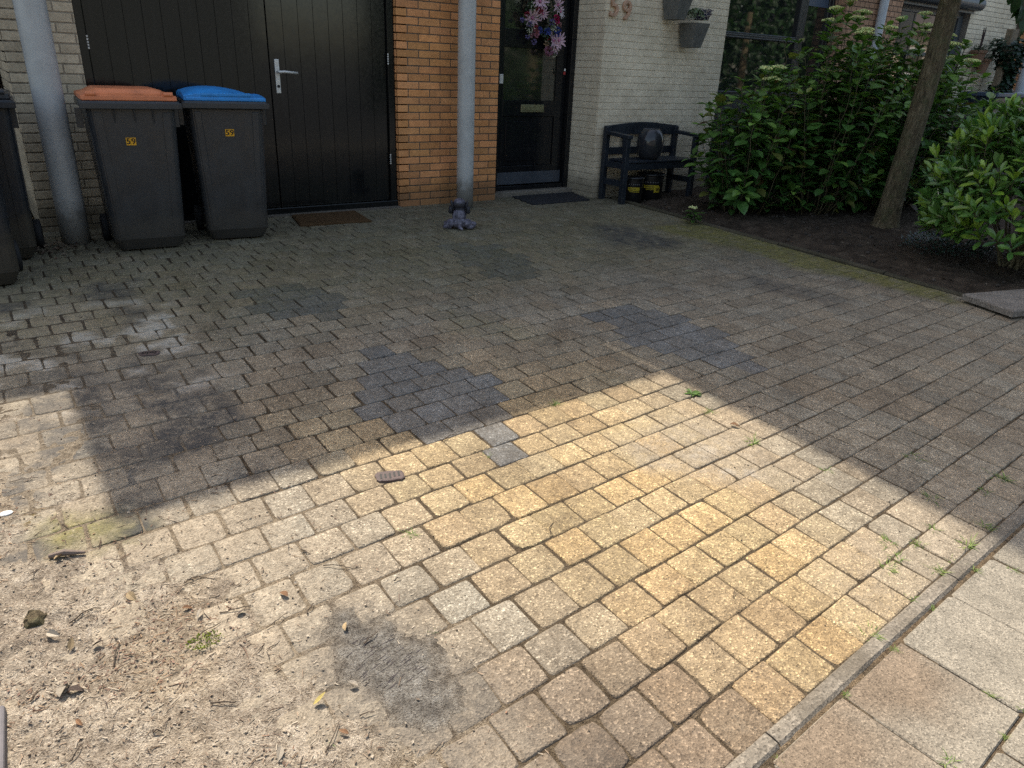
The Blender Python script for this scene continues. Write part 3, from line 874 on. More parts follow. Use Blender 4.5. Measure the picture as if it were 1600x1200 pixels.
def build_house():
    h = empty('terraced_house', (2.4, 6.4, 0))
    h.location = (0, 0, 0)
    tag(h, 'brick terraced house with black garage doors and a black front door', 'house')
    # cream pier left of the garage
    mb = MB(); brick_face(mb, (.285, 6.40, -.02), (1, 0, 0), (0, -1, 0), .455, 2.6, tan_brick, (.33, .28, .21), seed=2, depth=.3, hg=.011)
    brick_face(mb, (.285, 7.6, -.02), (0, -1, 0), (-1, 0, 0), 1.2, 2.6, tan_brick, (.33, .28, .21), seed=3, depth=.1)
    mb.build('brick_pier', M['cream'], h)
    # orange pier
    mb = MB(); brick_face(mb, (3.205, 6.395, -.004), (1, 0, 0), (0, -1, 0), 1.09, 2.63, orange_brick, (.13, .11, .085), seed=5, depth=.24, start=0)
    brick_face(mb, (3.205, 6.62, -.004), (0, -1, 0), (-1, 0, 0), .225, 2.63, orange_brick, (.13, .11, .085), seed=6, depth=.1, start=1)
    mb.build('brick_pier', M['brick'], h)
    # cream front wall with its return into the porch
    mb = MB(); brick_face(mb, (5.392, 6.152, -.02), (1, 0, 0), (0, -1, 0), 1.816, 2.66, cream_brick, (.58, .51, .39), vg=.0010, hg=.0050, seed=7, depth=.3, prot=.0045)
    brick_face(mb, (5.388, 6.72, -.02), (0, -1, 0), (-1, 0, 0), .566, 2.66, cream_brick, (.44, .385, .30), vg=.003, hg=.0052, seed=8, depth=.1)
    mb.build('wall', M['cream'], h)
    # upper storeys and roofs
    mb = MB()
    mb.box(.285, 2.6, 6.405, 11.5, 2.58, 5.05); mb.box(2.6, 9.9, 6.31, 12, 2.64, 9.4)
    mb.box(3.23, 9.9, 6.9, 12, -.1, 2.635); mb.box(.3, 3.23, 6.62, 11.5, -.1, 2.575)
    mb.build('upper_wall', M['plain_cream'], h)
    mb = MB()
    mb.loft([[(.12, 6.0, 5.10), (.12, 6.0, 5.17), (.12, 9.5, 7.6), (.12, 13, 5.1)], [(2.59, 6.0, 5.10), (2.59, 6.0, 5.17), (2.59, 9.5, 7.6), (2.59, 13, 5.1)]])
    mb.box(2.6, 9.9, 6.2, 12.1, 9.4, 9.52)
    mb.build('roof', M['roof_tile'], h)
    mb = MB(); mb.box(-.05, 2.45, -.07, .07, 0, .1); 
    # garage door: frame, two leaves
    yg = 6.455
    mb = MB()
    mb.box(.742, .800, yg-.03, yg+.06, .02, 2.3); mb.box(3.137, 3.200, yg-.03, yg+.06, .02, 2.3); mb.box(.742, 3.2, yg-.028, yg+.06, 2.3, 2.575)
    g = empty('garage_door', (0, 0, 0)); g.parent = h
    mb.box(.742, 3.2, yg-.045, yg+.05, .0, .062)
    mb.build('door_frame', M['black_gloss'], g, bevel=.004)
    def leafdoor(x0, x1, z0=.068, z1=2.296):
        n = round((x1-x0)/.135); wd = (x1-x0)/n
        mb = MB()
        for k in range(n):
            a, b = x0 + k*wd, x0 + (k+1)*wd
            e = .0022
            yy = yg + random.uniform(-.0004, .0004)
            P = [(a, yg+.004), (a+.0006, yg+.004), (a+.0008, yy+e), (a+e, yy), (b-e, yy), (b-.0008, yy+e), (b-.0006, yg+.004), (b, yg+.004)]
            lo = [mb.vert((px_, py_, z0)) for px_, py_ in P]; hi = [mb.vert((px_, py_, z1)) for px_, py_ in P]
            for q in range(len(P)-1): mb.face((lo[q], lo[q+1], hi[q+1], hi[q]))
        mb.box(x0, x1, yg+.0125, yg+.045, z0, z1)
        return mb.build('door_leaf', M['black_gloss'], g)
    l1 = leafdoor(.805, 2.088); l2 = leafdoor(2.096, 3.132)
    # hinges: a row of bright barrel joints
    for leaf_, hx, zz in ((l1, .800, 1.31), (l2, 3.137, 1.29), (l2, 3.137, .44)):
        mb = MB()
        for k in range(5): mb.tube([(hx, yg-.034, zz-.045+k*.019), (hx, yg-.034, zz-.045+k*.019+.013)], .0065, 10)
        mb.build('hinge', M['steel'], leaf_, smooth=False)
    # handle
    mb = MB(); hx = 2.150
    mb.box(hx-.019, hx+.019, yg-.011, yg-.001, .99, 1.25)
    hp = mb.build('handle_plate', M['steel'], l2, bevel=.004)
    mb = MB(); mb.tube([(hx, yg-.01, 1.155), (hx, yg-.05, 1.155), (hx+.014, yg-.062, 1.155), (hx+.04, yg-.064, 1.157), (hx+.15, yg-.062, 1.150)], [.011, .011, .011, .011, .010], 14)
    mb.build('door_handle', M['steel'], l2, smooth=True)
    mb = MB(); mb.lathe([(.012, 0), (.012, .004), (.006, .005)], 16, M=Matrix.Rotation(pi/2, 4, 'X'), loc=(hx, yg-.011, 1.045)); mb.build('keyhole', M['ink'], l2)
    mb = MB(); mb.box(.742, 3.2, 6.33, 6.41, -.05, .012, col=(.7, .7, .7)); mb.build('threshold', M['kerb'], h)
    # ---------------- front door
    fd = empty('front_door'); fd.parent = h
    yd = 6.625
    mb = MB()
    mb.box(4.297, 4.385, 6.50, 6.69, .055, 2.4); mb.box(5.322, 5.385, 6.56, 6.70, .055, 2.4); mb.box(4.297, 5.385, 6.50, 6.7, 2.4, 2.62)
    mb.box(4.385, 5.322, 6.575, 6.69, .055, .10)
    mb.build('door_frame', M['black_door'], fd, bevel=.004)
    mb = MB()
    x0, x1 = 4.39, 5.317
    st = .125
    mb.box(x0, x0+st, yd, yd+.045, .105, 2.39); mb.box(x1-st, x1, yd, yd+.045, .105, 2.39)
    for za, zb in ((.105, .30), (.80, .955), (1.45, 1.62), (2.28, 2.39)): mb.box(x0+st+.0005, x1-st-.0005, yd, yd+.045, za, zb)
    mb.box(x0+st+.0005, x1-st-.0005, yd+.018, yd+.04, .301, .799)
    mb.box(x0+st+.05, x1-st-.05, yd+.008, yd+.0175, .35, .75)
    dl = mb.build('door_leaf', M['black_door'], fd, bevel=.004)
    for za, zb in ((.956, 1.449), (1.621, 2.279)):
        mb = MB(); mb.box(x0+st+.001, x1-st-.001, yd+.02, yd+.026, za, zb); mb.build('glass_pane', M['glass_door'], fd)
    mb = MB(); mb.box(x0+.01, x1-.01, yd-.012, yd-.001, .11, .235); mb.build('kick_plate', M['kick'], fd, bevel=.002)
    mb = MB(); cx = 4.888; zc = .878
    mb.box(cx-.150, cx+.150, yd-.012, yd-.0005, zc-.038, zc+.038)
    ms = mb.build('mail_slot', M['brass'], fd, bevel=.004)
    mb = MB(); mb.box(cx-.115, cx+.115, yd-.017, yd-.0125, zc-.022, zc+.020); mb.build('flap', M['brass'], ms, bevel=.002)
    mb = MB(); mb.box(4.405, 4.432, yd-.012, yd-.0005, .97, 1.20); mb.build('lock_plate', M['steel'], fd, bevel=.003)
    mb = MB(); mb.box(4.437, 4.482, yd-.045, yd-.0005, 1.11, 1.20); mb.build('door_pull', M['steel'], fd, bevel=.004)
    mb = MB(); mb.box(5.225, 5.25, 6.55, 6.559, 1.215, 1.245); mb.build('sticker', M['red'], fd)
    mb = MB(); mb.box(5.228, 5.247, 6.547, 6.5495, 1.252, 1.275); mb.build('sticker', M['white'], fd)
    mb = MB(); mb.box(4.30, 5.385, 6.47, 6.62, -.05, .054, col=(.95, .97, 1)); mb.build('door_sill', M['kerb'], h, bevel=.006)
    # ---------------- big window between the cream wall and the far pier
    wn = empty('window'); wn.parent = h
    yw = 6.25
    mb = MB()
    F = yw-.03
    mb.box(7.212, 7.262, F, yw+.05, .02, 2.40); mb.box(9.235, 9.30, F, yw+.05, .02, 2.40)
    mb.box(8.600, 8.712, F, yw+.05, 1.11, 2.40); mb.box(7.2625, 9.2345, F, yw+.05, 2.30, 2.40)
    mb.box(7.2625, 8.5995, F+.004, yw+.05, 1.680, 1.745); mb.box(7.2625, 9.2345, F-.01, yw+.05, 1.05, 1.11); mb.box(7.2625, 9.2345, F-.006, yw+.05, .02, .10)
    mb.box(8.7125, 8.76, F+.012, yw+.05, 1.1105, 2.2995); mb.box(9.18, 9.2345, F+.012, yw+.05, 1.1105, 2.2995)
    mb.build('window_frame', M['frame'], wn, bevel=.006)
    mb = MB(); mb.box(7.2625, 8.5995, F-.002, F+.003, 1.692, 1.700); mb.box(7.2625, 8.5995, F-.002, F+.003, 1.716, 1.724); mb.build('frame_rib', M['frame_grey'], wn)
    for a, b, z0, z1 in ((7.2625, 8.5995, 1.7455, 2.2995), (7.2625, 8.5995, 1.1105, 1.6795), (8.7605, 9.1795, 1.1105, 2.2995)):
        mb = MB(); mb.box(a, b, yw+.01, yw+.02, z0, z1); mb.build('glass_pane', M['glass'], wn)
    mb = MB(); mb.box(8.765, 9.175, yw-.004, yw+.004, 2.11, 2.2995); mb.build('blind', M['box_lid'], wn)
    mb = MB(); mb.box(7.2625, 9.2345, yw-.01, yw+.03, .1005, 1.0495); mb.build('panel', M['navy_panel'], wn)
    return h
def peel_paint():
    return simple('flaking_black_paint', (.011, .012, .014), .35, .3, 12, .25, 40, dirt=((.13, .095, .07), .9))
M['brass'] = simple('dull_brass', (.30, .29, .17), .35, .12, 30, .06, metal=.7)
M['kick'] = simple('grey_kick_plate', (.06, .07, .085), .25, .1, 5, .03)
M['red'] = simple('red_sticker', (.35, .03, .03), .5, .05, 10, 0)
M['glass_door'] = glass_mat('door_glass', (.022, .024, .018), .06)
HOUSE = build_house()
drainpipe('drainpipe', .462, 6.035, -.03, 5.0, .0925, M['pipe'], 'thick grey drainpipe standing before the cream pier beside the wheelie bins')
drainpipe('drainpipe', 3.80, 6.180, -.02, 5.0, .0805, M['pipe'], 'grey drainpipe in front of the orange brick pier behind the dog statue')

def build_right_neighbour():
    h = empty('terraced_house'); tag(h, 'neighbouring terraced house with a roller shutter over its window behind the tree', 'house')
    mb = MB()
    brick_face(mb, (9.285, 6.06, -.02), (1, 0, 0), (0, -1, 0), 1.27, 2.66, pink_brick, (.10, .075, .06), seed=12, depth=.3, bl=.100, vg=.011)
    brick_face(mb, (9.281, 6.30, -.02), (0, -1, 0), (-1, 0, 0), .24, 2.66, pink_brick, (.10, .075, .06), seed=13, depth=.1)
    mb.build('brick_pier', M['brick'], h)
    mb = MB(); brick_face(mb, (12.62, 6.152, -.02), (1, 0, 0), (0, -1, 0), 1.56, 2.9, lambda r: tuple(c*1.08 for c in cream_brick(r)), (.24, .215, .185), vg=.0022, hg=.0062, seed=14, depth=.3)
    mb.build('wall', M['cream'], h)
    mb = MB(); brick_face(mb, (14.19, 6.05, -.02), (1, 0, 0), (0, -1, 0), 2.4, 2.9, orange_brick, (.14, .11, .085), seed=15, depth=.3)
    mb.build('brick_pier', M['brick'], h)
    mb = MB(); mb.box(9.91, 17.5, 6.31, 12, 2.92, 9.4); mb.box(9.91, 17.5, 6.9, 12, -.1, 2.915); mb.build('upper_wall', M['plain_cream'], h)
    mb = MB(); mb.box(9.91, 17.5, 6.2, 12.1, 9.4, 9.52); mb.build('roof', M['roof_tile'], h)
    wn = empty('window'); wn.parent = h
    yw = 6.27; F = yw-.04
    mb = MB()
    mb.box(10.56, 10.87, F+.02, yw+.05, .02, 2.30); mb.box(12.46, 12.60, F, yw+.05, .02, 2.30)
    mb.box(10.8705, 12.4595, F, yw+.05, 2.20, 2.30); mb.box(10.8705, 12.4595, F, yw+.05, 1.655, 1.71)
    mb.box(10.8705, 12.4595, F-.01, yw+.05, 1.05, 1.11)
    mb.build('window_frame', M['frame_grey'], wn, bevel=.006)
    for q in ((10.8705, 11.22, .006, 1.7105, 2.1995), (11.225, 11.27, .001, 1.1105, 1.654), (11.225, 11.27, .001, 1.711, 2.1995), (12.0, 12.04, .001, 1.1105, 1.654), (12.0, 12.04, .001, 1.711, 2.1995)):
        mb = MB(); mb.box(q[0], q[1], F+q[2], yw+.05, q[3], q[4]); mb.build('mullion', M['frame'], wn, bevel=.005)
    for a, b, z0, z1 in ((11.271, 11.999, 1.7105, 2.1995), (11.271, 11.999, 1.1105, 1.6545), (12.041, 12.459, 1.1105, 1.6545), (12.041, 12.459, 1.7105, 2.1995), (10.8705, 11.2245, 1.1105, 1.6545)):
        mb = MB(); mb.box(a, b, yw+.005, yw+.015, z0, z1); mb.build('glass_pane', M['glass'], wn)
    mb = MB(); mb.box(10.87, 12.46, yw-.01, yw+.03, .02, 1.0495); mb.build('panel', M['navy_panel'], wn)
    # roller shutter box: half-round front
    mb = MB()
    rings = []
    for x in (10.50, 12.66):
        rg = []
        for k in range(13):
            a = -pi/2 + pi*k/12
            rg.append((x, 6.06 - .075*cos(a), 2.39 + .082*sin(a)))
        rg += [(x, 6.15, 2.472), (x, 6.15, 2.308)]
        rings.append(rg)
    mb.loft(rings); mb.build('shutter_box', M['frame_grey'], h, smooth=False)
    mb = MB(); mb.box(10.56, 12.60, 6.10, 6.14, 2.27, 2.3075); mb.build('shutter_slat', M['frame_grey'], h)
    return h
build_right_neighbour()
drainpipe('drainpipe', 9.99, 5.99, .0, 5.0, .055, M['pipe_pale'], 'pale drainpipe rising behind the tallest hydrangea beside a pinkish brick pier')
drainpipe('drainpipe', 14.42, 5.93, .0, 5.0, .075, M['pipe_pale'], 'pale drainpipe on the far brick corner beyond the ivy post', collars=(1.19,))

def build_left_neighbour():
    h = empty('garage_building'); tag(h, 'dark boarded garage front set back behind the black bins', 'garage')
    mb = MB()
    for k in range(22): mb.box(-3.2, .19, 7.50 + .003*(k % 2), 7.54, .02+k*.118, .02+k*.118+.113)
    mb.build('board_door', M['old_wood'], h, bevel=.004)
    mb = MB(); mb.box(-6, .18, 7.6, 12, -.1, 5.1); mb.build('wall', M['plain_cream'], h)
    mb = MB()
    mb.loft([[(-6, 7.10, 5.10), (-6, 7.10, 5.17), (-6, 10, 7.2), (-6, 13, 5.1)], [(.119, 7.10, 5.10), (.119, 7.10, 5.17), (.119, 10, 7.2), (.119, 13, 5.1)]])
    mb.build('roof', M['roof_tile'], h)
build_left_neighbour()

# ------------------------------------------------------------------ wheelie bins
def rrect(x0, x1, y0, y1, r, z, n=4):
    out = []
    for cx, cy, a0 in ((x1-r, y0+r, -pi/2), (x1-r, y1-r, 0), (x0+r, y1-r, pi/2), (x0+r, y0+r, pi)):
        for k in range(n+1):
            a = a0 + (pi/2)*k/n; out.append((cx + r*cos(a), cy + r*sin(a), z))
    return out
def wheelie_bin(loc, rz, label, body_m, lid_m, lid='flat', sticker=None, wb=.45, wt=.575, db=.46, dt=.60, hz=.935, ribs=True):
    t = empty('wheelie_bin', loc, rz); tag(t, label, 'wheelie bin', 'wheelie bins standing along the house front')
    # body: rounded tapering tub, front faces -y
    mb = MB(); rings = []
    for k in range(13):
        f = k/12; z = .012 + (hz-.012)*f
        hw = (wb + (wt-.05-wb)*f)/2; y0 = -.035*f; y1 = db + (dt-.06-db)*f
        ins = .03*(1-min(1, f*14)) if k < 2 else 0
        rings.append(rrect(-hw+ins, hw-ins, y0+ins, y1-ins, .045, z))
    mb.loft(rings)
    # vertical moulded ribs below the rim and along the corners
    if ribs:
        for x in (-.11, 0.01, .12):
            mb.loft([[(x-.004, -.030, hz-.095), (x+.004, -.030, hz-.095), (x+.004, -.026, hz-.095), (x-.004, -.026, hz-.095)], [(x-.006, -.052, hz-.005), (x+.006, -.052, hz-.005), (x+.006, -.02, hz-.005), (x-.006, -.02, hz-.005)]])
    for sx in (-1, 1):
        mb.loft([[(sx*(wb/2-.055)-.02, -.006, .10), (sx*(wb/2-.055)+.02, -.006, .10), (sx*(wb/2-.055)+.02, .03, .10), (sx*(wb/2-.055)-.02, .03, .10)],
                 [(sx*(wt/2-.085)-.024, -.042, hz-.02), (sx*(wt/2-.085)+.024, -.042, hz-.02), (sx*(wt/2-.085)+.024, .03, hz-.02), (sx*(wt/2-.085)-.024, .03, hz-.02)]])
        mb.box(sx*wt/2-.035, sx*wt/2+.004, .06, .10, hz-.12, hz)
    mb.build('body', body_m, t, bevel=.006, angle=50)
    mb = MB(); hw = wt/2
    mb.loft([rrect(-hw, hw, -.062, dt-.03, .03, hz), rrect(-hw-.004, hw+.004, -.066, dt-.026, .03, hz+.012), rrect(-hw-.004, hw+.004, -.066, dt-.026, .03, hz+.044), rrect(-hw+.004, hw-.004, -.058, dt-.034, .028, hz+.05)])
    mb.box(-hw-.012, hw+.012, -.074, -.060, hz+.002, hz+.040)
    mb.build('rim', body_m, t, bevel=.004)
    # lid
    mb = MB(); z = hz+.051
    if lid == 'flat':
        mb.loft([rrect(-hw+.006, hw-.012, -.05, dt-.02, .02, z), rrect(-hw+.002, hw-.008, -.056, dt-.016, .02, z+.004), rrect(-hw+.004, hw-.010, -.054, dt-.02, .02, z+.030),
                 rrect(-hw+.05, hw-.055, .0, dt-.06, .04, z+.044), rrect(-hw+.085, hw-.09, .02, dt-.08, .04, z+.064), rrect(-hw+.10, hw-.12, .03, dt-.09, .04, z+.070)])
    else:
        rings = []
        for k in range(15):
            f = k/14; x = -hw+.004 + (2*hw-.012)*f
            hgt = .030 + .058*(sin(pi*min(1, f*1.15+.04)))**.6*(1 - .35*f)
            rg = []
            ya, yb = -.052, dt-.02
            for q in range(9):
                g_ = q/8; y = ya + (yb-ya)*g_
                rg.append((x, y, z + .006 + hgt*min(1, (sin(pi*(.06+.9*g_)))**.35)))
            rg += [(x, yb, z), (x, ya, z)]
            rings.append(rg)
        mb.loft(rings)
        mb.box(-.16, .17, -.058, -.0, z+.03, z+.052)
        mb.loft([rrect(-hw+.004, hw-.008, -.056, dt-.016, .03, z), rrect(-hw+.004, hw-.008, -.056, dt-.016, .03, z+.020), rrect(-hw+.012, hw-.016, -.048, dt-.024, .03, z+.026)])
    ld = mb.build('lid', lid_m, t, smooth=False, bevel=.005, angle=25)
    if lid == 'flat':
        for sx in (-1, 1):
            mb = MB(); xx = sx*(hw-.062)
            mb.tube([(xx-.028, -.046, z+.040), (xx+.028, -.046, z+.040)], .016, 14)
            mb.box(xx-.024, xx+.024, -.046, -.0, z+.028, z+.054)
            mb.build('handle', lid_m, ld, smooth=False)
    # hinge bar, wheels
    mb = MB(); mb.tube([(-hw+.05, dt-.005, z+.012), (hw-.05, dt-.005, z+.012)], .016, 12); mb.build('handle_bar', body_m, t, smooth=True)
    for sx in (-1, 1):
        mb = MB(); Mx = Matrix.Rotation(pi/2, 4, 'Y')
        mb.lathe([(.03, -.022), (.085, -.024), (.098, -.018), (.1, 0), (.098, .018), (.085, .024), (.03, .022)], 28, (sx*(wb/2+.022), db-.02, .098), M=Mx)
        mb.build('wheel', M['rubber'], t, smooth=True)
    if sticker:
        sx, sz = sticker
        for k, ch in enumerate('59'):
            xx = sx + (k-.5)*.030
            f = (sz-.012)/(hz-.012); yf = -.035*f - .0022
            tilt = math.atan2(.035, hz)
            mb = MB(); mb.box(-.0145, .0145, -.0006, .0006, -.024, .024)
            s = mb.build('number_sticker', M['sticker'], t); s.location = (xx, yf, sz); s.rotation_euler = (tilt, 0, radians(1.5))
            tx = text_obj('digit', ch, .052, M['ink'], s, (0, -.0014, 0), (pi/2, 0, 0), .0004, .0008)
    return t
wheelie_bin((.884, 5.600, -.020), radians(-3), 'dark wheelie bin with a faded orange lid beside the grey drainpipe', M['bin'], M['lid_orange'], 'flat', (-.035, .735))
wheelie_bin((1.503, 5.673, -.019), radians(-8.2), 'dark wheelie bin with a blue lid in front of the garage door', M['bin'], M['lid_blue'], 'dome', (.005, .775), wb=.43, wt=.555, ribs=False)
wheelie_bin((-.04, 5.635, -.02), radians(-3), 'black wheelie bin at the photo edge, its rim against the drainpipe side', M['bin_dark'], M['bin_dark'], 'flat', None, wb=.48, wt=.56, dt=.52, db=.4)
wheelie_bin((-.175, 5.05, -.037), radians(4), 'nearest black wheelie bin, mostly cut off by the left edge', M['bin_dark'], M['bin_dark'], 'flat', None, wb=.50, wt=.56, dt=.50, db=.4)

# ------------------------------------------------------------------ doormats
def doormat(cs, name, label, m, th, wavy=0.0, fibres=True):
    mb = MB(); N, K = 48, 30
    rng = random.Random(2)
    grid = {}
    for i in range(N+1):
        for j in range(K+1):
            u, v = i/N, j/K
            x = (cs[0][0]*(1-u)+cs[1][0]*u)*(1-v) + (cs[3][0]*(1-u)+cs[2][0]*u)*v
            y = (cs[0][1]*(1-u)+cs[1][1]*u)*(1-v) + (cs[3][1]*(1-u)+cs[2][1]*u)*v
            if wavy:
                e = 0
                if j == K: y -= wavy*abs(sin(u*pi*9)); 
                if i in (0, N): x += wavy*.8*sin(v*pi*7)
            ed = min(i, N-i, j, K-j)
            z = gz(x, y) + .004 + (th if ed > 0 else th*.55) + rng.uniform(0, .0025) + .004*fbm(x*3, y*3, 3)
            grid[i, j] = mb.vert((x, y, z))
    for i in range(N):
        for j in range(K): mb.face((grid[i, j], grid[i, j+1], grid[i+1, j+1], grid[i+1, j]))
    ring = [(i, 0) for i in range(N)] + [(N, j) for j in range(K)] + [(i, K) for i in range(N, 0, -1)] + [(0, j) for j in range(K, 0, -1)]
    low = [mb.vert((mb.v[grid[q]][0], mb.v[grid[q]][1], gz(*mb.v[grid[q]][:2]) - .002)) for q in ring]
    for k in range(len(ring)):
        mb.face((grid[ring[k]], grid[ring[(k+1) % len(ring)]], low[(k+1) % len(ring)], low[k]))
    tag(mb.build(name, m), label, 'doormat')
doormat([(2.13, 6.315), (2.71, 6.305), (2.68, 5.885), (2.06, 5.925)], 'doormat', 'brown coir doormat lying before the garage door', M['coir'], .016)
doormat([(4.55, 6.45), (5.37, 6.46), (5.27, 6.03), (4.51, 6.03)], 'doormat', 'dark scalloped doormat lying before the front door', M['matrub'], .008, wavy=.014)

# ------------------------------------------------------------------ dog statue, seen from behind
def dog_statue():
    t = empty('dog_statue', (3.268, 5.40, gz(3.27, 5.4)+.002), radians(-30))
    tag(t, 'small grey statue of a sitting puppy with its back to the viewer', 'statue')
    def caps(mb, a, b, r0_, r1_):
        a, b = Vector(a), Vector(b)
        for k in range(7):
            f = k/6; r = r0_*(1-f)+r1_*f; mb.ellip(a*(1-f)+b*f, (r, r, r), 12, 8)
    mb = MB()
    mb.ellip((0, 0, .105), (.056, .050, .080)); mb.ellip((0, -.004, .055), (.068, .060, .050)); mb.ellip((0, .012, .150), (.047, .042, .045))
    mb.ellip((0, .018, .205), (.056, .058, .050)); mb.ellip((0, .070, .190), (.030, .034, .026)); mb.ellip((0, .10, .197), (.011, .010, .009))
    for sx in (-1, 1):
        mb.ellip((sx*.072, .010, .044), (.040, .056, .040)); caps(mb, (sx*.085, .03, .026), (sx*.108, .075, .022), .026, .022)
        mb.ellip((sx*.113, .085, .026), (.021, .018, .026))
        caps(mb, (sx*.042, .045, .125), (sx*.034, .082, .030), .024, .019); mb.ellip((sx*.034, .096, .018), (.021, .026, .017))
    # feet of the hind legs swing out sideways
    caps(mb, (.085, -.012, .028), (.118, -.004, .024), .030, .021); mb.ellip((.128, .016, .040), (.020, .018, .020)); mb.ellip((.104, -.028, .024), (.022, .016, .022))
    caps(mb, (-.085, -.008, .028), (-.122, -.006, .018), .030, .019)
    caps(mb, (0, -.055, .022), (.022, -.088, .012), .016, .011)
    o = mb.build('body', M['statue'], t, smooth=True)
    r = o.modifiers.new('merge', 'REMESH'); r.mode = 'VOXEL'; r.voxel_size = .0042; r.use_smooth_shade = True
    s = o.modifiers.new('smooth', 'SMOOTH'); s.iterations = 4; s.factor = .5
    for sx in (-1, 1):
        mb = MB(); Mx = Matrix.Rotation(radians(sx*16), 3, 'Y')
        mb.ellip((sx*.060, .014, .196), (.013, .034, .046), 14, 10, M=Mx); mb.ellip((sx*.074, .010, .158), (.016, .034, .034), 14, 10, M=Mx); mb.ellip((sx*.080, .008, .142), (.015, .028, .018), 14, 10, M=Mx)
        o = mb.build('ear', M['statue_dark'], t, smooth=True)
        r = o.modifiers.new('merge', 'REMESH'); r.mode = 'VOXEL'; r.voxel_size = .004; r.use_smooth_shade = True
    mb = MB(); mb.lathe([(.046, -.006), (.050, -.004), (.051, 0), (.050, .004), (.046, .006)], 28, (0, .014, .166)); mb.build('collar', M['statue_dark'], t, smooth=True)
    mb = MB(); mb.ellip((-.022, .066, .215), (.007, .005, .007)); mb.build('eye', M['ink'], t, smooth=True)
    mb = MB(); mb.ellip((.022, .066, .215), (.007, .005, .007)); mb.build('eye', M['ink'], t, smooth=True)
    return t
dog_statue()

# ------------------------------------------------------------------ bench with its pot and tubs
def bench():
    bx0, bx1, yb, yf = 5.455, 6.535, 6.085, 5.735
    z = gz(6, 5.9)
    t = empty('garden_bench', (6.0, 5.9, z)); tag(t, 'navy wooden garden bench with an arched back against the cream wall', 'bench')
    def L(x, y, zz): return Vector((x-6.0, y-5.9, zz-z))
    def bx(mb, x0, x1, y0, y1, z0, z1): 
        a = L(x0, y0, z0); b = L(x1, y1, z1); mb.box(a.x, b.x, a.y, b.y, a.z, b.z)
    for x in (bx0, bx1-.055):
        mb = MB(); bx(mb, x, x+.055, yb-.03, yb+.025, -.01, .735); mb.build('leg', M['bench'], t, bevel=.004)
        mb = MB(); bx(mb, x, x+.055, yf, yf+.055, -.02, .640); mb.build('leg', M['bench'], t, bevel=.004)
        mb = MB()
        a0, a1 = L(x-.004, yf-.02, .640), L(x+.059, yb-.032, .705)
        mb.loft([[(a0.x, a0.y, a0.z), (a1.x, a0.y, a0.z), (a1.x, a0.y, a0.z+.034), (a0.x, a0.y, a0.z+.034)], [(a0.x, a1.y, a1.z-.048), (a1.x, a1.y, a1.z-.048), (a1.x, a1.y, a1.z-.01), (a0.x, a1.y, a1.z-.01)]])
        mb.build('armrest', M['bench'], t, bevel=.004)
        mb = MB(); bx(mb, x+.012, x+.042, yf+.056, yb-.031, .155, .215); mb.build('stretcher', M['bench'], t, bevel=.003)
        mb = MB(); bx(mb, x+.012, x+.042, yf+.056, yb-.031, .335, .395); mb.build('side_rail', M['bench'], t, bevel=.003)
    mb = MB(); bx(mb, bx0+.056, bx1-.056, yf+.008, yf+.034, .325, .392); bx(mb, bx0+.056, bx1-.056, yb-.02, yb+.012, .325, .392); mb.build('apron', M['bench'], t, bevel=.003)
    mb = MB()
    for k in range(7):
        y0 = yf + .000 + k*.0465
        bx(mb, bx0+.058, bx1-.058, y0, y0+.038, .397, .417)
    mb.build('seat', M['bench'], t, bevel=.003)
    # arched top rail, lower rail, three splats
    mb = MB(); rings = []
    for k in range(25):
        f = k/24; x = bx0+.002 + (bx1-bx0-.004)*f
        top = .742 + .036*sin(pi*f)**1.3; bot = .640 + .018*sin(pi*f)
        a = L(x, yb-.012, bot); b = L(x, yb+.018, top)
        rings.append([(a.x, a.y, a.z), (a.x, b.y, a.z), (a.x, b.y, b.z), (a.x, a.y, b.z)])
    mb.loft(rings); mb.build('back_rail', M['bench'], t, bevel=.003)
    mb = MB(); bx(mb, bx0+.056, bx1-.056, yb-.008, yb+.016, .452, .525); mb.build('back_rail', M['bench'], t, bevel=.003)
    for x in (bx0+.27, bx1-.34):
        mb = MB(); bx(mb, x, x+.075, yb-.006, yb+.013, .526, .648); mb.build('splat', M['bench'], t, bevel=.003)
bench()
def vase():
    mb = MB(); zz = gz(6, 5.9) + .417 + .012
    prof = [(.02, .002), (.085, 0), (.105, .012), (.132, .06), (.147, .115), (.150, .165), (.143, .215), (.125, .26), (.098, .292), (.088, .300), (.078, .301), (.076, .292), (.09, .26), (.06, .12), (.01, .1)]
    mb.lathe([(r*.96, q*1.02) for r, q in prof], 48, (5.925, 5.875, .4185))
    tag(mb.build('vase', M['glaze'], smooth=True), 'glossy dark grey egg shaped vase standing on the bench seat', 'vase')
vase()
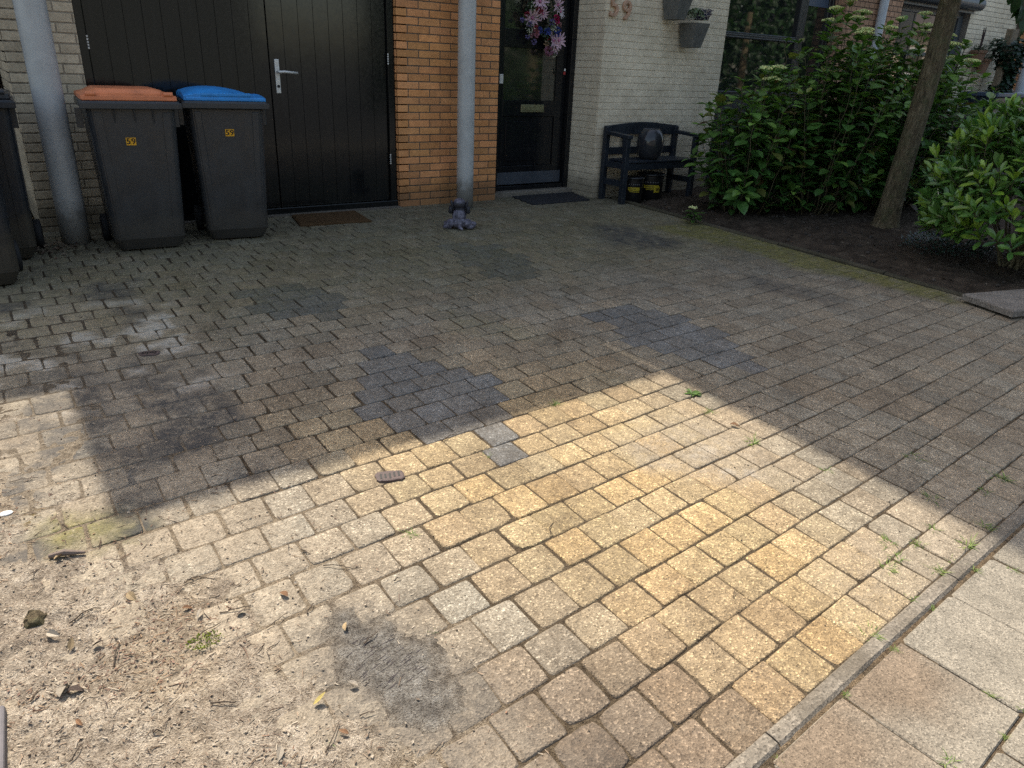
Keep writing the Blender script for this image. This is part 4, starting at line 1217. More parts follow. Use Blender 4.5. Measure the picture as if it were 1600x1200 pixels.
def tub(x, y, rz, label, r=.108, h=.25, num=None):
    t = empty('plastic_tub', (x, y, gz(x, y)), rz); tag(t, label, 'tub', 'black tubs under the bench')
    mb = MB(); mb.lathe([(r*.86, 0), (r*.9, .006), (r, h-.02), (r, h)], 36); mb.build('body', M['blackpot'], t, smooth=True)
    mb = MB(); mb.lathe([(r*.9, h-.016), (r*1.045, h-.014), (r*1.05, h+.008), (r*.98, h+.014), (r*.5, h+.016)], 36); mb.build('lid', M['blackpot'], t, smooth=True)
    def patch(name, m, a0, a1, z0, z1, parent=t, pr=.0012):
        mb = MB(); N = 12; ids = []
        for k in range(N+1):
            a = -pi/2 + a0 + (a1-a0)*k/N
            ids.append([mb.vert(((r*(.9+.1*zz/(h-.02))+pr+dr)*cos(a), (r*(.9+.1*zz/(h-.02))+pr+dr)*sin(a), zz)) for zz, dr in ((z0, -.003), (z0, 0), (z1, 0), (z1, -.003))])
        for k in range(N):
            for q in range(3): mb.face((ids[k][q], ids[k+1][q], ids[k+1][q+1], ids[k][q+1]))
        return mb.build(name, m, parent)
    lb = patch('label', M['yellow_print'], -.62, .62, .128, .162)
    patch('label_print', M['blackpot'], -.5, .25, .143, .149, lb, .0022)
    patch('label', M['yellow_print'], -.45, .62, .112, .120)
    if num:
        q = patch('label', M['yellow_print'], .22, .72, .085, .150, pr=.0016)
        text_obj('number', num, .04, M['ink'], t, (r*sin(.47)*1.0, -r*cos(.47)*1.0 - .004, .118), (pi/2, 0, .47), .001, .0004)
    for k in range(6):
        patch('lettering', M['grey_print'], -.55+k*.2, -.47+k*.2, .186, .198)
    return t
tub(5.70, 5.835, radians(-38), 'black tub with a narrow yellow band, next to the bench front leg')
tub(6.02, 5.90, radians(-38), 'black tub with a numbered yellow label, right one under the bench', num='20', r=.142, h=.265)

# ------------------------------------------------------------------ house number
def house_number():
    t = empty('house_number', (5.565, 6.146, 1.82)); tag(t, 'raised copper house number 59 on the cream wall', 'house number')
    text_obj('digit', '5', .27, M['copper'], t, (-.085, -.02, .034), (pi/2, 0, 0), .010, .003)
    text_obj('digit', '9', .25, M['copper'], t, (.085, -.02, .008), (pi/2, 0, 0), .010, .003)
house_number()

# ------------------------------------------------------------------ plants
def rvec(s=1.0): return Vector((U(-s, s), U(-s, s), U(-s, s)))
def wall_planter(x, y, z, label, plant=True, seed=1, w=.105):
    random.seed(seed)
    t = empty('wall_planter', (x, y, z)); tag(t, label, 'planter', 'grey planters hung on the cream wall')
    mb = MB(); w0, w1, h = w*.62, w, .235
    rings = [[(-w0, -.10, 0), (w0, -.10, 0), (w0, .075, 0), (-w0, .075, 0)], [(-w1, -.155, h), (w1, -.155, h), (w1, .095, h), (-w1, .095, h)]]
    mb.loft(rings, cap=False); mb.face([3, 2, 1, 0])
    rin = [[(-w1+.012, -.143, h), (w1-.012, -.143, h), (w1-.012, .083, h), (-w1+.012, .083, h)], [(-w1+.03, -.125, h-.05), (w1-.03, -.125, h-.05), (w1-.03, .07, h-.05), (-w1+.03, .07, h-.05)]]
    b = len(mb.v)
    mb.loft([[Vector(p) for p in rings[1]]] + rin, cap=False); mb.face([len(mb.v)-4+k for k in range(4)])
    mb.build('pot', M['planter'], t, bevel=.003)
    mb = MB(); mb.box(-.015, .015, .096, .14, h-.06, h-.03); mb.build('hook', M['steel'], t)
    mb = MB()
    for k in range(420):
        a = U(0, 2*pi); rr = sqrt(R())
        c = Vector((-.035 + .105*rr*cos(a), -.05 + .095*rr*sin(a), h + .02 + .105*sqrt(max(0, 1-rr*rr))))
        d = (c - Vector((-.045, -.04, h-.05))).normalized() + rvec(.5)
        k_ = U(.7, 1.2); col = (.16*k_, .23*k_, .14*k_) if R() < .6 else (.34*k_, .40*k_, .30*k_)
        mb.leaf(c, d, (0, 0, 1) if R() < .5 else rvec(), U(.016, .026), U(.014, .02), col, .2, .2, 1)
    mb.build('foliage', M['ivy'], t)
    mb = MB()
    for k in range(110):
        a = U(0, 2*pi); rr = sqrt(R())*.06
        p0 = Vector((.075 + rr*cos(a), -.045 + rr*sin(a)*.9, h-.01)); d = Vector((cos(a)*.4, sin(a)*.4, 1)).normalized()
        for q in range(7):
            p = p0 + d*(.05+.016*q); mb.leaf(p, d+rvec(.9), rvec(), .016, .009, (.045*U(.6, 1.3), .038*U(.6, 1.3), .085*U(.6, 1.4)), .2, .1, 1)
    mb.build('flower_spike', M['ivy'], t)
wall_planter(6.525, 6.035, 1.535, 'grey tapered planter with pale leaves and purple sprigs, the lower of two', seed=3)
wall_planter(6.235, 6.035, 1.785, 'grey tapered planter cut by the top edge, the upper of two', seed=4)

def hydrangea(name, cx, cy, rx, ry, H, nst, label, seed, heads, lean=(0, 0), zmin=.2):
    random.seed(seed)
    t = empty(name, (cx, cy, gz(cx, cy))); tag(t, label, 'hydrangea', 'hydrangea bushes in the planted bed')
    fo = MB(); stm = MB(); cand = []
    for s in range(nst):
        a = U(0, 2*pi); rr = sqrt(R())
        ex, ey = rr*rx*cos(a), rr*ry*sin(a)
        h = H*(1 - .36*rr**2.4)*U(.78, 1.06)
        if s % 3 == 0: h *= U(.25, .65)
        b = Vector((ex*.32 + U(-.06, .06), ey*.32 + U(-.06, .06), -.02))
        e = Vector((ex + lean[0], ey + lean[1], max(zmin, h)))
        mid = b.lerp(e, .5) + Vector((ex*.12, ey*.12, .10))
        P = []
        N = max(5, int(h/.085))
        for k in range(N+1):
            f = k/N; P.append(b*(1-f)**2 + mid*2*f*(1-f) + e*f*f + Vector((U(-.012, .012), U(-.012, .012), 0)))
        stm.mi = 0 if R() < .6 else 1
        stm.tube(P, [.0062*(1-.55*k/N) for k in range(N+1)], 6, col=(1, 1, 1))
        tw = U(0, pi)
        for k in range(1, N+1):
            f = k/N
            if f < .22 and R() < .6: continue
            p = P[k]; tdir = (P[k]-P[k-1]).normalized()
            tw += pi/2 + U(-.25, .25)
            for sgn in (0, pi):
                if R() < .10: continue
                aa = tw + sgn
                out = Vector((cos(aa), sin(aa), 0)); out = (out - tdir*out.dot(tdir)).normalized()
                up_ = U(.25, .85) if f > .85 else U(.05, .6)
                d = (out + tdir*up_ + Vector((0, 0, -.04))).normalized()
                L = U(.095, .165)*(0.75 if f > .93 else 1.0)*(.8 + .3*(1-abs(f-.6)))
                kk = U(.65, 1.25); new = sst(.55, 1.0, f)*U(.1, 1.0)
                col = lerp3((.075, .175, .042), (.20, .34, .06), new)  # fresh upper leaves, painted lighter still to stand for light from above
                if R() < .07: col = lerp3(col, (.22, .20, .05), .7)
                if R() < .02: col = (.11, .07, .03)
                col = tuple(c*kk for c in col)
                ps = p + out*.006; pe = ps + d*U(.015, .035)
                stm.mi = 1; stm.tube([ps, pe], .0018, 4, False)
                fo.leaf(pe, d, tdir*.5 + Vector((0, -.12, 1.2)) + rvec(.38), L, L*U(.58, .74), col, U(.12, .4), U(.1, .55))
        # terminal rosette
        for q in range(4):
            aa = tw + q*pi/2 + U(-.3, .3); d = Vector((cos(aa), sin(aa), U(.5, 1.1))).normalized(); kk = U(.8, 1.3)
            fo.leaf(P[-1], d, (0, 0, 1), U(.05, .085), U(.028, .045), (.075*kk, .15*kk, .032*kk), .35, .3)
        cand.append((P[-1].z + .35*(-P[-1].y) + U(0, .2), P[-1], (P[-1]-P[-2]).normalized()))
    fo.build('foliage', M['hyd'], t)
    stm.build('stems', [M['stem'], M['stem_dark']], t, smooth=True)
    cand.sort(key=lambda c: -c[0])
    for k in range(min(heads, len(cand))):
        _, p, d = cand[k]
        fl = MB(); Rr = U(.045, .09)
        base = p + Vector((0, 0, U(.03, .07)))
        for q in range(9):
            aa = q*2*pi/9 + U(-.2, .2); e = base + Vector((cos(aa)*Rr*.75, sin(aa)*Rr*.75, .012))
            fl.tube([p, p.lerp(base, .6), e], .0016, 4, False, col=(.4, .6, .35))
        for q in range(int(90*(Rr/.06)**2)):
            aa = U(0, 2*pi); rr = sqrt(R())
            c = base + Vector((cos(aa)*Rr*rr, sin(aa)*Rr*rr, .022*(1-rr*rr) + U(-.004, .006)))
            kk = U(.6, 1.35); br = U(.8, 1.2)
            fl.ellip(c, (U(.003, .0065),)*3, 6, 4, col=(kk*br, kk, kk*.9))
        fl.build('flower_head', M['flower_mid'], t)
    return t
hydrangea('hydrangea', 6.44, 4.98, .64, .56, 1.30, 92, 'leafy hydrangea beside the bench, reaching across its right end', 11, 5)
hydrangea('hydrangea', 7.24, 4.70, .70, .80, 1.88, 112, 'tall hydrangea with pale flower heads in front of the large dark window', 12, 9)
hydrangea('hydrangea', 8.10, 4.54, .72, .82, 1.90, 116, 'tallest hydrangea, its flower heads before the pinkish brick pier', 13, 8)
hydrangea('hydrangea', 9.05, 4.40, .74, .70, 1.52, 84, 'hydrangea growing behind the tree trunk under the far window', 14, 4)

def seedling():
    random.seed(31)
    x, y = 5.50, 4.78
    t = empty('seedling', (x, y, gz(x, y))); tag(t, 'tiny hydrangea shoot with one pale flower by the bed edging', 'plant')
    fo = MB()
    st_ = MB(); st_.tube([(0.06, 0, 0), (.02, 0, .07), (0, 0, .13)], [.005, .004, .003], 6); st_.build('stem', M['stem_dark'], t)
    for k in range(22):
        z = U(.03, .125); a = U(0, 2*pi); d = Vector((cos(a), sin(a), U(0, .5))); kk = U(.8, 1.3)
        fo.leaf((.02*cos(a), .02*sin(a), z), d, (0, 0, 1), U(.055, .10), U(.04, .06), (.06*kk, .13*kk, .025*kk), .25, .5)
    fo.build('foliage', M['hyd'], t)
    fl = MB()
    for q in range(60):
        a = U(0, 2*pi); rr = sqrt(R())*.04
        fl.ellip((-.02+cos(a)*rr, sin(a)*rr, .155 + U(-.006, .01)), (.005,)*3, 6, 4, col=(U(.9, 1.4),)*3)
    fl.build('flower_head', M['flower_mid'], t)
seedling()

def laurel():
    random.seed(41)
    cx, cy = 6.86, 2.50
    t = empty('evergreen_shrub', (cx, cy, gz(cx, cy))); tag(t, 'dense evergreen shrub with narrow glossy leaves and bright green tips', 'shrub')
    fo = MB(); stm = MB()
    rx, ry, H = .80, .80, 1.34
    for s in range(640):
        a = U(0, 2*pi); el = U(-.25, 1.0)*pi/2
        k = U(.60, 1.0) if R() < .4 else U(.86, 1.03)
        bump_ = 1 + .16*fbm(cos(a)*1.7+5, sin(a)*1.7, el*1.6)
        tip = Vector((rx*cos(el)*cos(a), ry*cos(el)*sin(a), .50 + (H-.50)*sin(el) if el > 0 else .50 + .48*sin(el)*1.1))*1.0
        tip = Vector((tip.x*k*bump_, tip.y*k*bump_, (tip.z-.35)*k*bump_ + .35 + U(-.03, .03)))
        if tip.z < .06: continue
        out = Vector((tip.x, tip.y, (tip.z-.35)*1.1 + .22)).normalized()
        d = (out + Vector((0, 0, .55)) + rvec(.25)).normalized()
        b = tip - d*U(.10, .18)
        stm.tube([b, tip], .003, 5, False)
        bright = 1 if (R() < .42 and k > .84) else 0
        n = random.randint(7, 10); a0 = U(0, 2*pi)
        ux = d.orthogonal().normalized(); uy = d.cross(ux)
        for q in range(n):
            lvl = q/n; aa = a0 + q*2.4
            o = ux*cos(aa) + uy*sin(aa)
            sp = U(.2, .6) if (lvl > .55) else U(.7, 1.3)
            ld = (d*(1.0 if lvl > .55 else .55) + o*sp).normalized()
            kk = U(.7, 1.25)
            if bright and lvl > .35: col = lerp3((.18, .31, .035), (.34, .48, .075), U(0, 1)*lvl)
            else: col = lerp3((.065, .165, .036), (.14, .26, .05), R())
            L = U(.095, .145)*(.85 if lvl > .7 else 1)
            p = b.lerp(tip, .25 + .75*lvl)
            fo.leaf(p, ld, d + rvec(.2), L, L*U(.30, .38), tuple(c*kk for c in col), U(.1, .45), U(.05, .5), 1)
    for s in range(26):
        a = U(0, 2*pi); r_ = U(.1, .55)
        stm.tube([(U(-.08, .08), U(-.08, .08), -.02), (cos(a)*r_*.5, sin(a)*r_*.5, .3), (cos(a)*r_, sin(a)*r_, U(.5, 1.0))], [.011, .008, .004], 6)
    fo.build('foliage', M['laurel'], t); stm.build('stems', M['stem'], t)
laurel()

def ground_plant():
    random.seed(47)
    cx, cy = 6.90, 3.05
    t = empty('ground_cover_plant', (cx, cy, gz(cx, cy)+.03)); tag(t, 'low bluish plant on the soil between the trunk and the evergreen shrub', 'plant')
    fo = MB()
    for k in range(900):
        a = U(0, 2*pi); rr = sqrt(R())
        p = Vector((.42*rr*cos(a), .36*rr*sin(a), U(.0, .24)*(1.2-rr)))
        kk = U(.6, 1.3); col = (.05*kk, .095*kk, .08*kk) if R() < .9 else (.06*kk, .07*kk, .17*kk)
        fo.leaf(p, Vector((cos(a)*.6, sin(a)*.6, U(.1, .9))) + rvec(.4), (0, 0, 1), U(.022, .04), U(.012, .02), col, .2, .3, 0)
    fo.build('foliage', M['ivy'], t)
ground_plant()

def tree():
    random.seed(53)
    x, y = 7.15, 3.78
    z = gz(x, y)
    t = empty('tree', (x, y, z)); tag(t, 'straight brown tree trunk rising out of the planted bed, its crown above', 'tree')
    mb = MB()
    n = 34; rings = []
    K = 90; ztop = 3.2
    for k in range(K+1):
        f = k/K; zz = -.03 + ztop*f
        r = .088 - .004*f + .032*exp(-zz*2.6) + .03*exp(-zz*14) + .004*ns(0, 0, zz*4)
        c = Vector((.034*zz + .02*sin(zz*1.3), -.022*zz + .012*sin(zz*2.1+1), zz))
        rg = []
        for j in range(n):
            a = 2*pi*j/n
            rr = r*(1 + .055*fbm(cos(a)*2.2, sin(a)*2.2, zz*2.6) + .030*fbm(cos(a)*7, sin(a)*7, zz*7) + (.10*max(0, sin(a*4+1))*exp(-zz*8)))
            rg.append(c + Vector((rr*cos(a), rr*sin(a), 0)))
        rings.append(rg)
    mb.loft(rings)
    tips = []
    for b in range(9):
        a = b*2.4 + U(-.3, .3); P = [Vector((.01, .01, U(2.5, 3.1)))]
        d = Vector((cos(a)*U(.5, 1), sin(a)*U(.5, 1), U(.6, 1.3))).normalized()
        for q in range(6):
            P.append(P[-1] + d*U(.22, .36)); d = (d + rvec(.18) + Vector((0, 0, .05))).normalized(); tips.append(P[-1].copy())
        mb.tube(P, [.05*(1-.85*q/6) for q in range(7)], 8)
    mb.build('trunk', M['bark'], t, smooth=True)
    cr = MB()
    for p in tips:
        for q in range(62):
            o = rvec(.42); c = p + o
            if R() < .35: c += rvec(.3)
            kk = U(.7, 1.3)
            cr.leaf(c, Vector((o.x, o.y, U(-1.0, .1))), (o.x, o.y, 1.2), U(.08, .13), U(.045, .065), (.035*kk, .085*kk, .022*kk), .2, .5)
    cr.build('crown', M['treeleaf'], t)
    # two low twigs hang into the picture
    lb = MB(); tw = MB()
    def spray(pts, n, L0):
        tw.tube(pts, [.006, .004, .003][:len(pts)], 6)
        for k in range(n):
            f = k/max(1, n-1); i = min(len(pts)-2, int(f*(len(pts)-1))); g_ = f*(len(pts)-1)-i
            p = Vector(pts[i]).lerp(Vector(pts[i+1]), g_); kk = U(.7, 1.2)
            lb.leaf(p, Vector((U(-.3, .3), U(-.3, .3), -1)), Vector((-.5, -.8, .3)) + rvec(.5), U(.8, 1.2)*L0, U(.45, .6)*L0, (.022*kk, .060*kk, .020*kk), .25, .3)
    spray([(.05, -.05, 2.62), (-.22, -.40, 2.34), (-.41, -.575, 2.07)], 4, .135)
    spray([(.05, -.05, 2.60), (.04, -.40, 2.30), (.13, -.58, 2.04)], 12, .13)
    spray([(.08, -.40, 2.34), (.20, -.55, 2.08), (.34, -.58, 1.88)], 20, .13)
    tw.build('twig', M['bark'], t); lb.build('low_leaves', M['treeleaf'], t)
tree()

def hanging_pots():
    random.seed(61)
    for (x, z, r, lab) in ((12.90, 1.60, .105, 'terracotta wall pot with grassy plant, the upper left of two'), (13.12, 1.49, .10, 'terracotta wall pot hanging slightly lower beside its twin')):
        y = 6.02
        t = empty('wall_pot', (x, y, z)); tag(t, lab, 'plant pot', 'terracotta pots on the far cream wall')
        mb = MB(); mb.lathe([(r*.55, -.02), (r*.62, 0), (r*.95, .15), (r*1.12, .152), (r*1.14, .19), (r*1.0, .19), (r*.9, .17)], 28); mb.build('pot', M['terracotta'], t, smooth=False)
        fo = MB()
        for k in range(160):
            a = U(0, 2*pi); d = Vector((cos(a), sin(a)*.6-.2, U(.0, .9))); kk = U(.6, 1.3)
            p0 = Vector((cos(a)*r*.6*R(), sin(a)*r*.6*R(), .17))
            for q in range(3):
                p = p0 + d*(.04 + .045*q) - Vector((0, 0, .01*q*q))
                fo.leaf(p, d + rvec(.7), (0, 0, 1), U(.022, .04), U(.008, .014), (.055*kk, .105*kk, .060*kk), .2, .4)
        if x < 13:
            for k in range(5):
                d = Vector((U(-.25, .35), 0, 1)); fo.tube([(U(-.03, .03), 0, .17), Vector((0, 0, .18)) + d*.18, Vector((0, 0, .18)) + d*U(.25, .34)], [.004, .011, .007], 6, col=(.05, .028, .03))
        fo.build('foliage', M['ivy'], t)
hanging_pots()
def ivy_post():
    random.seed(67)
    x, y = 13.42, 5.85
    t = empty('ivy_post', (x, y, gz(x, y))); tag(t, 'wooden post wrapped in dark ivy before the far brick corner', 'plant')
    mb = MB(); mb.box(-.10, .10, -.05, .05, 0, 2.12); mb.build('post', M['wood_post'], t, bevel=.01)
    fo = MB()
    for k in range(1500):
        zz = U(1.05, 1.98); side = sin(zz*5.2)*.13
        a = U(0, 2*pi); rr = U(.08, .24)*(1 + .35*sin(zz*7+1))
        p = Vector((side + cos(a)*rr, sin(a)*rr*.7 - .03, zz)); kk = U(.5, 1.3)
        fo.leaf(p, Vector((cos(a), sin(a), U(-.9, .2))) + rvec(.4), Vector((cos(a), sin(a), .6)), U(.05, .085), U(.05, .075), (.018*kk, .045*kk, .022*kk), .15, .3, 1)
    fo.build('foliage', M['ivy'], t)
ivy_post()
def storage_box():
    t = empty('garden_box', (13.25, 5.8, 0)); tag(t, 'dark garden storage box with a slate blue lid under the wall pots', 'storage box')
    mb = MB(); mb.box(-.92, 2.95, -.2, .30, .0, 1.17); mb.build('body', M['navy_panel'], t, bevel=.01)
    mb = MB(); mb.box(-.95, 2.98, -.23, .31, 1.172, 1.232); mb.build('lid', M['box_lid'], t, bevel=.012)
    t.location = (13.25, 5.55, gz(13, 5.5))
storage_box()

# ------------------------------------------------------------------ flower wreath on the front door
M['petal_pink'] = M['petal']
def wreath():
    random.seed(71)
    c0 = Vector((4.915, 6.575, 1.80))
    t = empty('flower_wreath', c0); tag(t, 'pink and blue flower wreath hanging on the front door', 'wreath')
    N = Vector((0, -1, 0))
    # twig hoop
    mb = MB()
    for q in range(4):
        mb.tube([(.165*cos(2*pi*k/40)+U(-.01, .01), U(-.01, .01)+.02, .21*sin(2*pi*k/40)+U(-.01, .01)) for k in range(41)], .006, 6)
    mb.build('hoop', M['stem_dark'], t)
    fo = MB()
    def onring(a, w=.05): return Vector((.165*cos(a) + U(-w, w), -.02 + U(-.03, .02), .21*sin(a) + U(-w, w)))
    for k in range(170):
        a = U(0, 2*pi); p = onring(a, .045); kk = U(.6, 1.3)
        fo.leaf(p, rvec() + Vector((0, -.4, -.3)), N + rvec(.6), U(.03, .06), U(.012, .02), (.025*kk, .055*kk, .02*kk), .2, .3)
    for k in range(130):
        f = R(); p = Vector((.06 + .10*f*U(.4, 1.1), -.02+U(-.03, .02), -.19 - .16*f + U(-.03, .03))); kk = U(.6, 1.2)
        fo.leaf(p, rvec() + Vector((0, -.3, -.8)), N + rvec(.6), U(.03, .06), U(.012, .02), (.025*kk, .055*kk, .02*kk), .2, .3)
    fo.build('leaves', M['ivy'], t)
    def daisy(p, r, cin, cout, n=11):
        mb = MB(); ax = (N + rvec(.45)).normalized(); ux = ax.orthogonal().normalized(); uy = ax.cross(ux)
        for q in range(n):
            a = 2*pi*q/n + U(-.1, .1); d = ux*cos(a) + uy*sin(a)
            kk = U(.85, 1.1)
            mb.leaf(Vector(p)+d*r*.12, d + ax*U(.15, .5), ax, r*U(.85, 1.05), r*.26, tuple(c*kk for c in cout), .3, .2, 0)
        mb.ellip(Vector(p)+ax*.006, (r*.17,)*3, 10, 6, col=cin)
        mb.build('flower', M['petal'], t)
    def pom(p, r, col, n=60):
        mb = MB()
        for q in range(n):
            d = rvec(); 
            if d.length < .1: continue
            d.normalize()
            if d.y > .5: continue
            kk = U(.65, 1.2)
            mb.leaf(Vector(p)+d*r*.3, d + rvec(.4), rvec(), r*.7, r*.45, tuple(c*kk for c in col), .3, .5, 1)
        mb.build('flower', M['petal'], t)
    pk, lp, wh, bl, mg, rd, vi = (.55, .20, .36), (.74, .52, .64), (.76, .68, .74), (.085, .12, .45), (.55, .035, .16), (.36, .04, .08), (.22, .18, .40)
    for p, r in (((-.145, -.05, -.075), .085), ((-.06, -.05, .075), .08), ((.165, -.05, .06), .08), ((.20, -.05, .0), .065), ((.13, -.05, -.27), .08), ((.205, -.05, -.265), .08), ((.17, -.05, -.325), .06), ((-.02, -.055, -.03), .06), ((.02, -.05, .16), .07), ((-.13, -.05, .15), .07)):
        daisy((p[0], p[1]+.005, p[2]), r*1.12, pk, lp if R() < .7 else wh)
    for p, r, c in (((-.105, -.04, -.215), .052, (.42, .17, .22)), ((.085, -.045, -.365), .052, (.44, .2, .30)), ((.165, -.04, -.09), .034, mg), ((.16, -.04, -.055), .032, mg), ((-.095, -.045, -.165), .03, rd), ((-.06, -.045, .0), .04, rd), ((-.045, -.04, -.185), .036, bl), ((.055, -.04, -.19), .04, bl), ((.185, -.04, -.17), .04, bl), ((.19, -.04, -.205), .034, bl), ((.09, -.03, -.235), .035, rd), ((-.165, -.03, -.135), .03, vi), ((-.255, -.03, -.105), .026, vi), ((-.10, -.03, -.29), .03, vi), ((-.18, -.03, -.25), .026, vi), ((.12, -.03, -.10), .035, vi), ((.05, -.04, -.30), .03, (.45, .32, .22)), ((.20, -.04, -.12), .03, (.42, .22, .24)), ((-.2, -.03, -.05), .03, rd)):
        pom(p, r*1.1, c)
    for cl in ((-.17, -.2), (-.16, .02), (.12, -.14), (.15, -.15), (-.15, -.16), (.0, .05), (.165, -.36)):
        mb = MB()
        for k in range(20):
            q = (cl[0]+random.gauss(0, .022), U(-.065, -.03), cl[1]+random.gauss(0, .028))
            mb.ellip(q, (U(.0035, .0065),)*3, 6, 4, col=(.62, .62, .5)); mb.tube([q, (cl[0], -.015, cl[1])], .0008, 3, col=(.1, .16, .06))
        mb.build('sprig', M['petal'], t)
wreath()

# ------------------------------------------------------------------ loose slabs by the bed, drain grates, litter
def slabs():
    for k, (x, y, z, rz, L, W, lab) in enumerate(((5.80, 1.93, -.112, -14, .86, .38, 'weathered brownish concrete slab lying at the corner of the bed by the shrub'),)):
        rng = random.Random(k+3); mb = MB(); rings = []
        c, s = cos(radians(rz)), sin(radians(rz)); N = 10
        top = []
        def ring(ins, zz, jit):
            out = []
            pts = [(-L/2+ins + (L-2*ins)*i/N, -W/2+ins) for i in range(N)] + [(L/2-ins, -W/2+ins + (W-2*ins)*i/N) for i in range(N)] + [(L/2-ins - (L-2*ins)*i/N, W/2-ins) for i in range(N)] + [(-L/2+ins, W/2-ins - (W-2*ins)*i/N) for i in range(N)]
            for q, (u, v) in enumerate(pts):
                u += .010*fbm(u*20, v*20, k)*jit; v += .012*fbm(u*20, v*20, k+9)*jit
                out.append((x + u*c - v*s, y + u*s + v*c, z + zz + gz(0, y + u*s + v*c) - gz(0, y)))
            return out
        mb.loft([ring(0, 0, 1), ring(.0, .034, 1), ring(.006, .042, 1), ring(.02, .044, 1)])
        tag(mb.build('paving_slab', M['slab']), lab, 'paving slab')
slabs()
def drain_grate(x, y, r, rz, label, rel=.0055, nsl=5):
    t = empty('drain_grate', (x, y, gz(x, y)), rz); tag(t, label, 'drain grate')
    mb = MB(); rng = random.Random(int(x*100))
    N = 44; th = .004
    sp_ = lambda t: math.copysign(abs(t)**.6, t)
    rim = [(r*(1+.22*fbm(cos(2*pi*k/N)*2.5, sin(2*pi*k/N)*2.5, x))*sp_(cos(2*pi*k/N)), .66*r*(1+.24*fbm(cos(2*pi*k/N)*2.5, sin(2*pi*k/N)*2.5, x+3))*sp_(sin(2*pi*k/N))) for k in range(N)]
    mb.loft([[(a, b, rel-.008) for a, b in rim], [(a, b, rel) for a, b in rim], [(a*.9, b*.9, rel+.002) for a, b in rim]], (.9, .8, .85))
    mb.build('plate', M['metal_grate'], t)
    for k in range(nsl):
        mb = MB(); a = -.62*r + 1.24*r*k/(nsl-1); h = .36*r*rng.uniform(.7, 1.15); o = rng.uniform(-.12, .12)*r
        mb.box(a-.0035, a+.0035, o-h, o+h, rel+.0005, rel+.0028, col=(.1, .1, .1)); mb.build('slot', M['ink'], t)
    return t
drain_grate(.998, 2.115, .052, radians(-20), 'small brown slotted drain plate in the sunny yellow pavers', nsl=5)
drain_grate(.49, 3.675, .045, radians(-18), 'small dark slotted plate in the shaded dusty pavers', nsl=6)
random.seed(81)
def mud_slits():
    """short cracks pressed into the hardened mud patch"""
    mb = MB()
    for k in range(75):
        u = U(-.07, .085); v = U(-.10, .10)
        if (u/.095)**2 + (v/.12)**2 > 1: continue
        x = .60 + u; y = 1.335 + v
        a = radians(16) + U(-.14, .14); L = U(.006, .017)*(1.6 if R() < .2 else 1)
        wd = U(.0006, .0016); d = (cos(a)*L, sin(a)*L); nrm = (-sin(a)*wd, cos(a)*wd)
        z = sand_z(x, y) + .0006
        mb.loft([[(x-d[0], y-d[1], z-.003), (x-d[0]+nrm[0]*.2, y-d[1]+nrm[1]*.2, z)], [(x-nrm[0], y-nrm[1], z), (x+nrm[0], y+nrm[1], z)], [(x+d[0], y+d[1], z-.003), (x+d[0]+nrm[0]*.2, y+d[1]+nrm[1]*.2, z)]], (.05, .04, .04), cap=False)
    tag(mb.build('litter', M['litter']), kind='stuff')
mud_slits()

TUFT = [(2.914,1.202),(3.199,1.079),(3.064,.925),(2.9,.914),(2.673,.995),(2.651,.793),(2.488,.779),(2.469,.884),(2.256,.926),(2.337,.867),(2.349,.767),(2.201,.864),(2.121,.851),(2.364,.697),(2.25,.756),(2.477,.63),(1.791,.713),(1.798,.642),(1.535,.626),(2.046,.732),(2.059,.675),(1.23,.602),(1.864,.421),(1.562,.382),(1.888,.359),(1.754,.343),(.899,1.774),(.394,1.181),(.753,1.365),(2.471,1.894),(2.419,1.623),(2.488,1.321),(1.386,2.07),(1.907,2.294),(2.347,2.307)]
def tufts():
    protos = []
    for v in range(4):
        random.seed(90+v); mb = MB()
        for k in range(34 if v < 3 else 20):
            a = U(0, 2*pi); d = Vector((cos(a), sin(a), U(.15, 1.1))).normalized(); L = U(.014, .042)
            kk = U(.7, 1.3); col = lerp3((.11*kk, .21*kk, .03*kk), (.30*kk, .32*kk, .10*kk), U(0, .7))
            p = Vector((U(-.014, .014), U(-.010, .010), 0))
            mb.leaf(p, d, (0, 0, 1), L, U(.0014, .0028), col, .1, U(.1, .9), 2)
        protos.append(mb)
    src = []
    for k, (x, y) in enumerate(TUFT):
        v = k % 4
        if k < 4:
            o = protos[k].build('grass_tuft', M['grass']); src.append(o)
        else:
            o = src[v].copy(); COL.objects.link(o)
        o.location = (x, y, gz(x, y)-.004); o.rotation_euler = (0, 0, U(0, 6)); s = U(.6, 1.5)*(.95 if x > 1.4 else .6)*(.65 if y < yk_in(x) else 1); o.scale = (s*1.2, s, s)
        tag(o, 'small tuft of grass sprouting from a joint in the paving', 'grass tuft', 'grass tufts in the paving joints')
tufts()
def weed():
    random.seed(97); mb = MB()
    for k in range(18):
        a = U(0, 2*pi); kk = U(.8, 1.3)
        mb.leaf((U(-.01, .01), U(-.01, .01), .004), (cos(a), sin(a), U(.1, .5)), (0, 0, 1), U(.03, .055), U(.009, .016), (.09*kk, .17*kk, .03*kk), .3, .3)
    o = mb.build('weed', M['grass']); o.location = (2.545, 2.065, gz(2.5, 2.06)); tag(o, 'green leafy weed at the corner of the sunlit patch', 'weed')
weed()

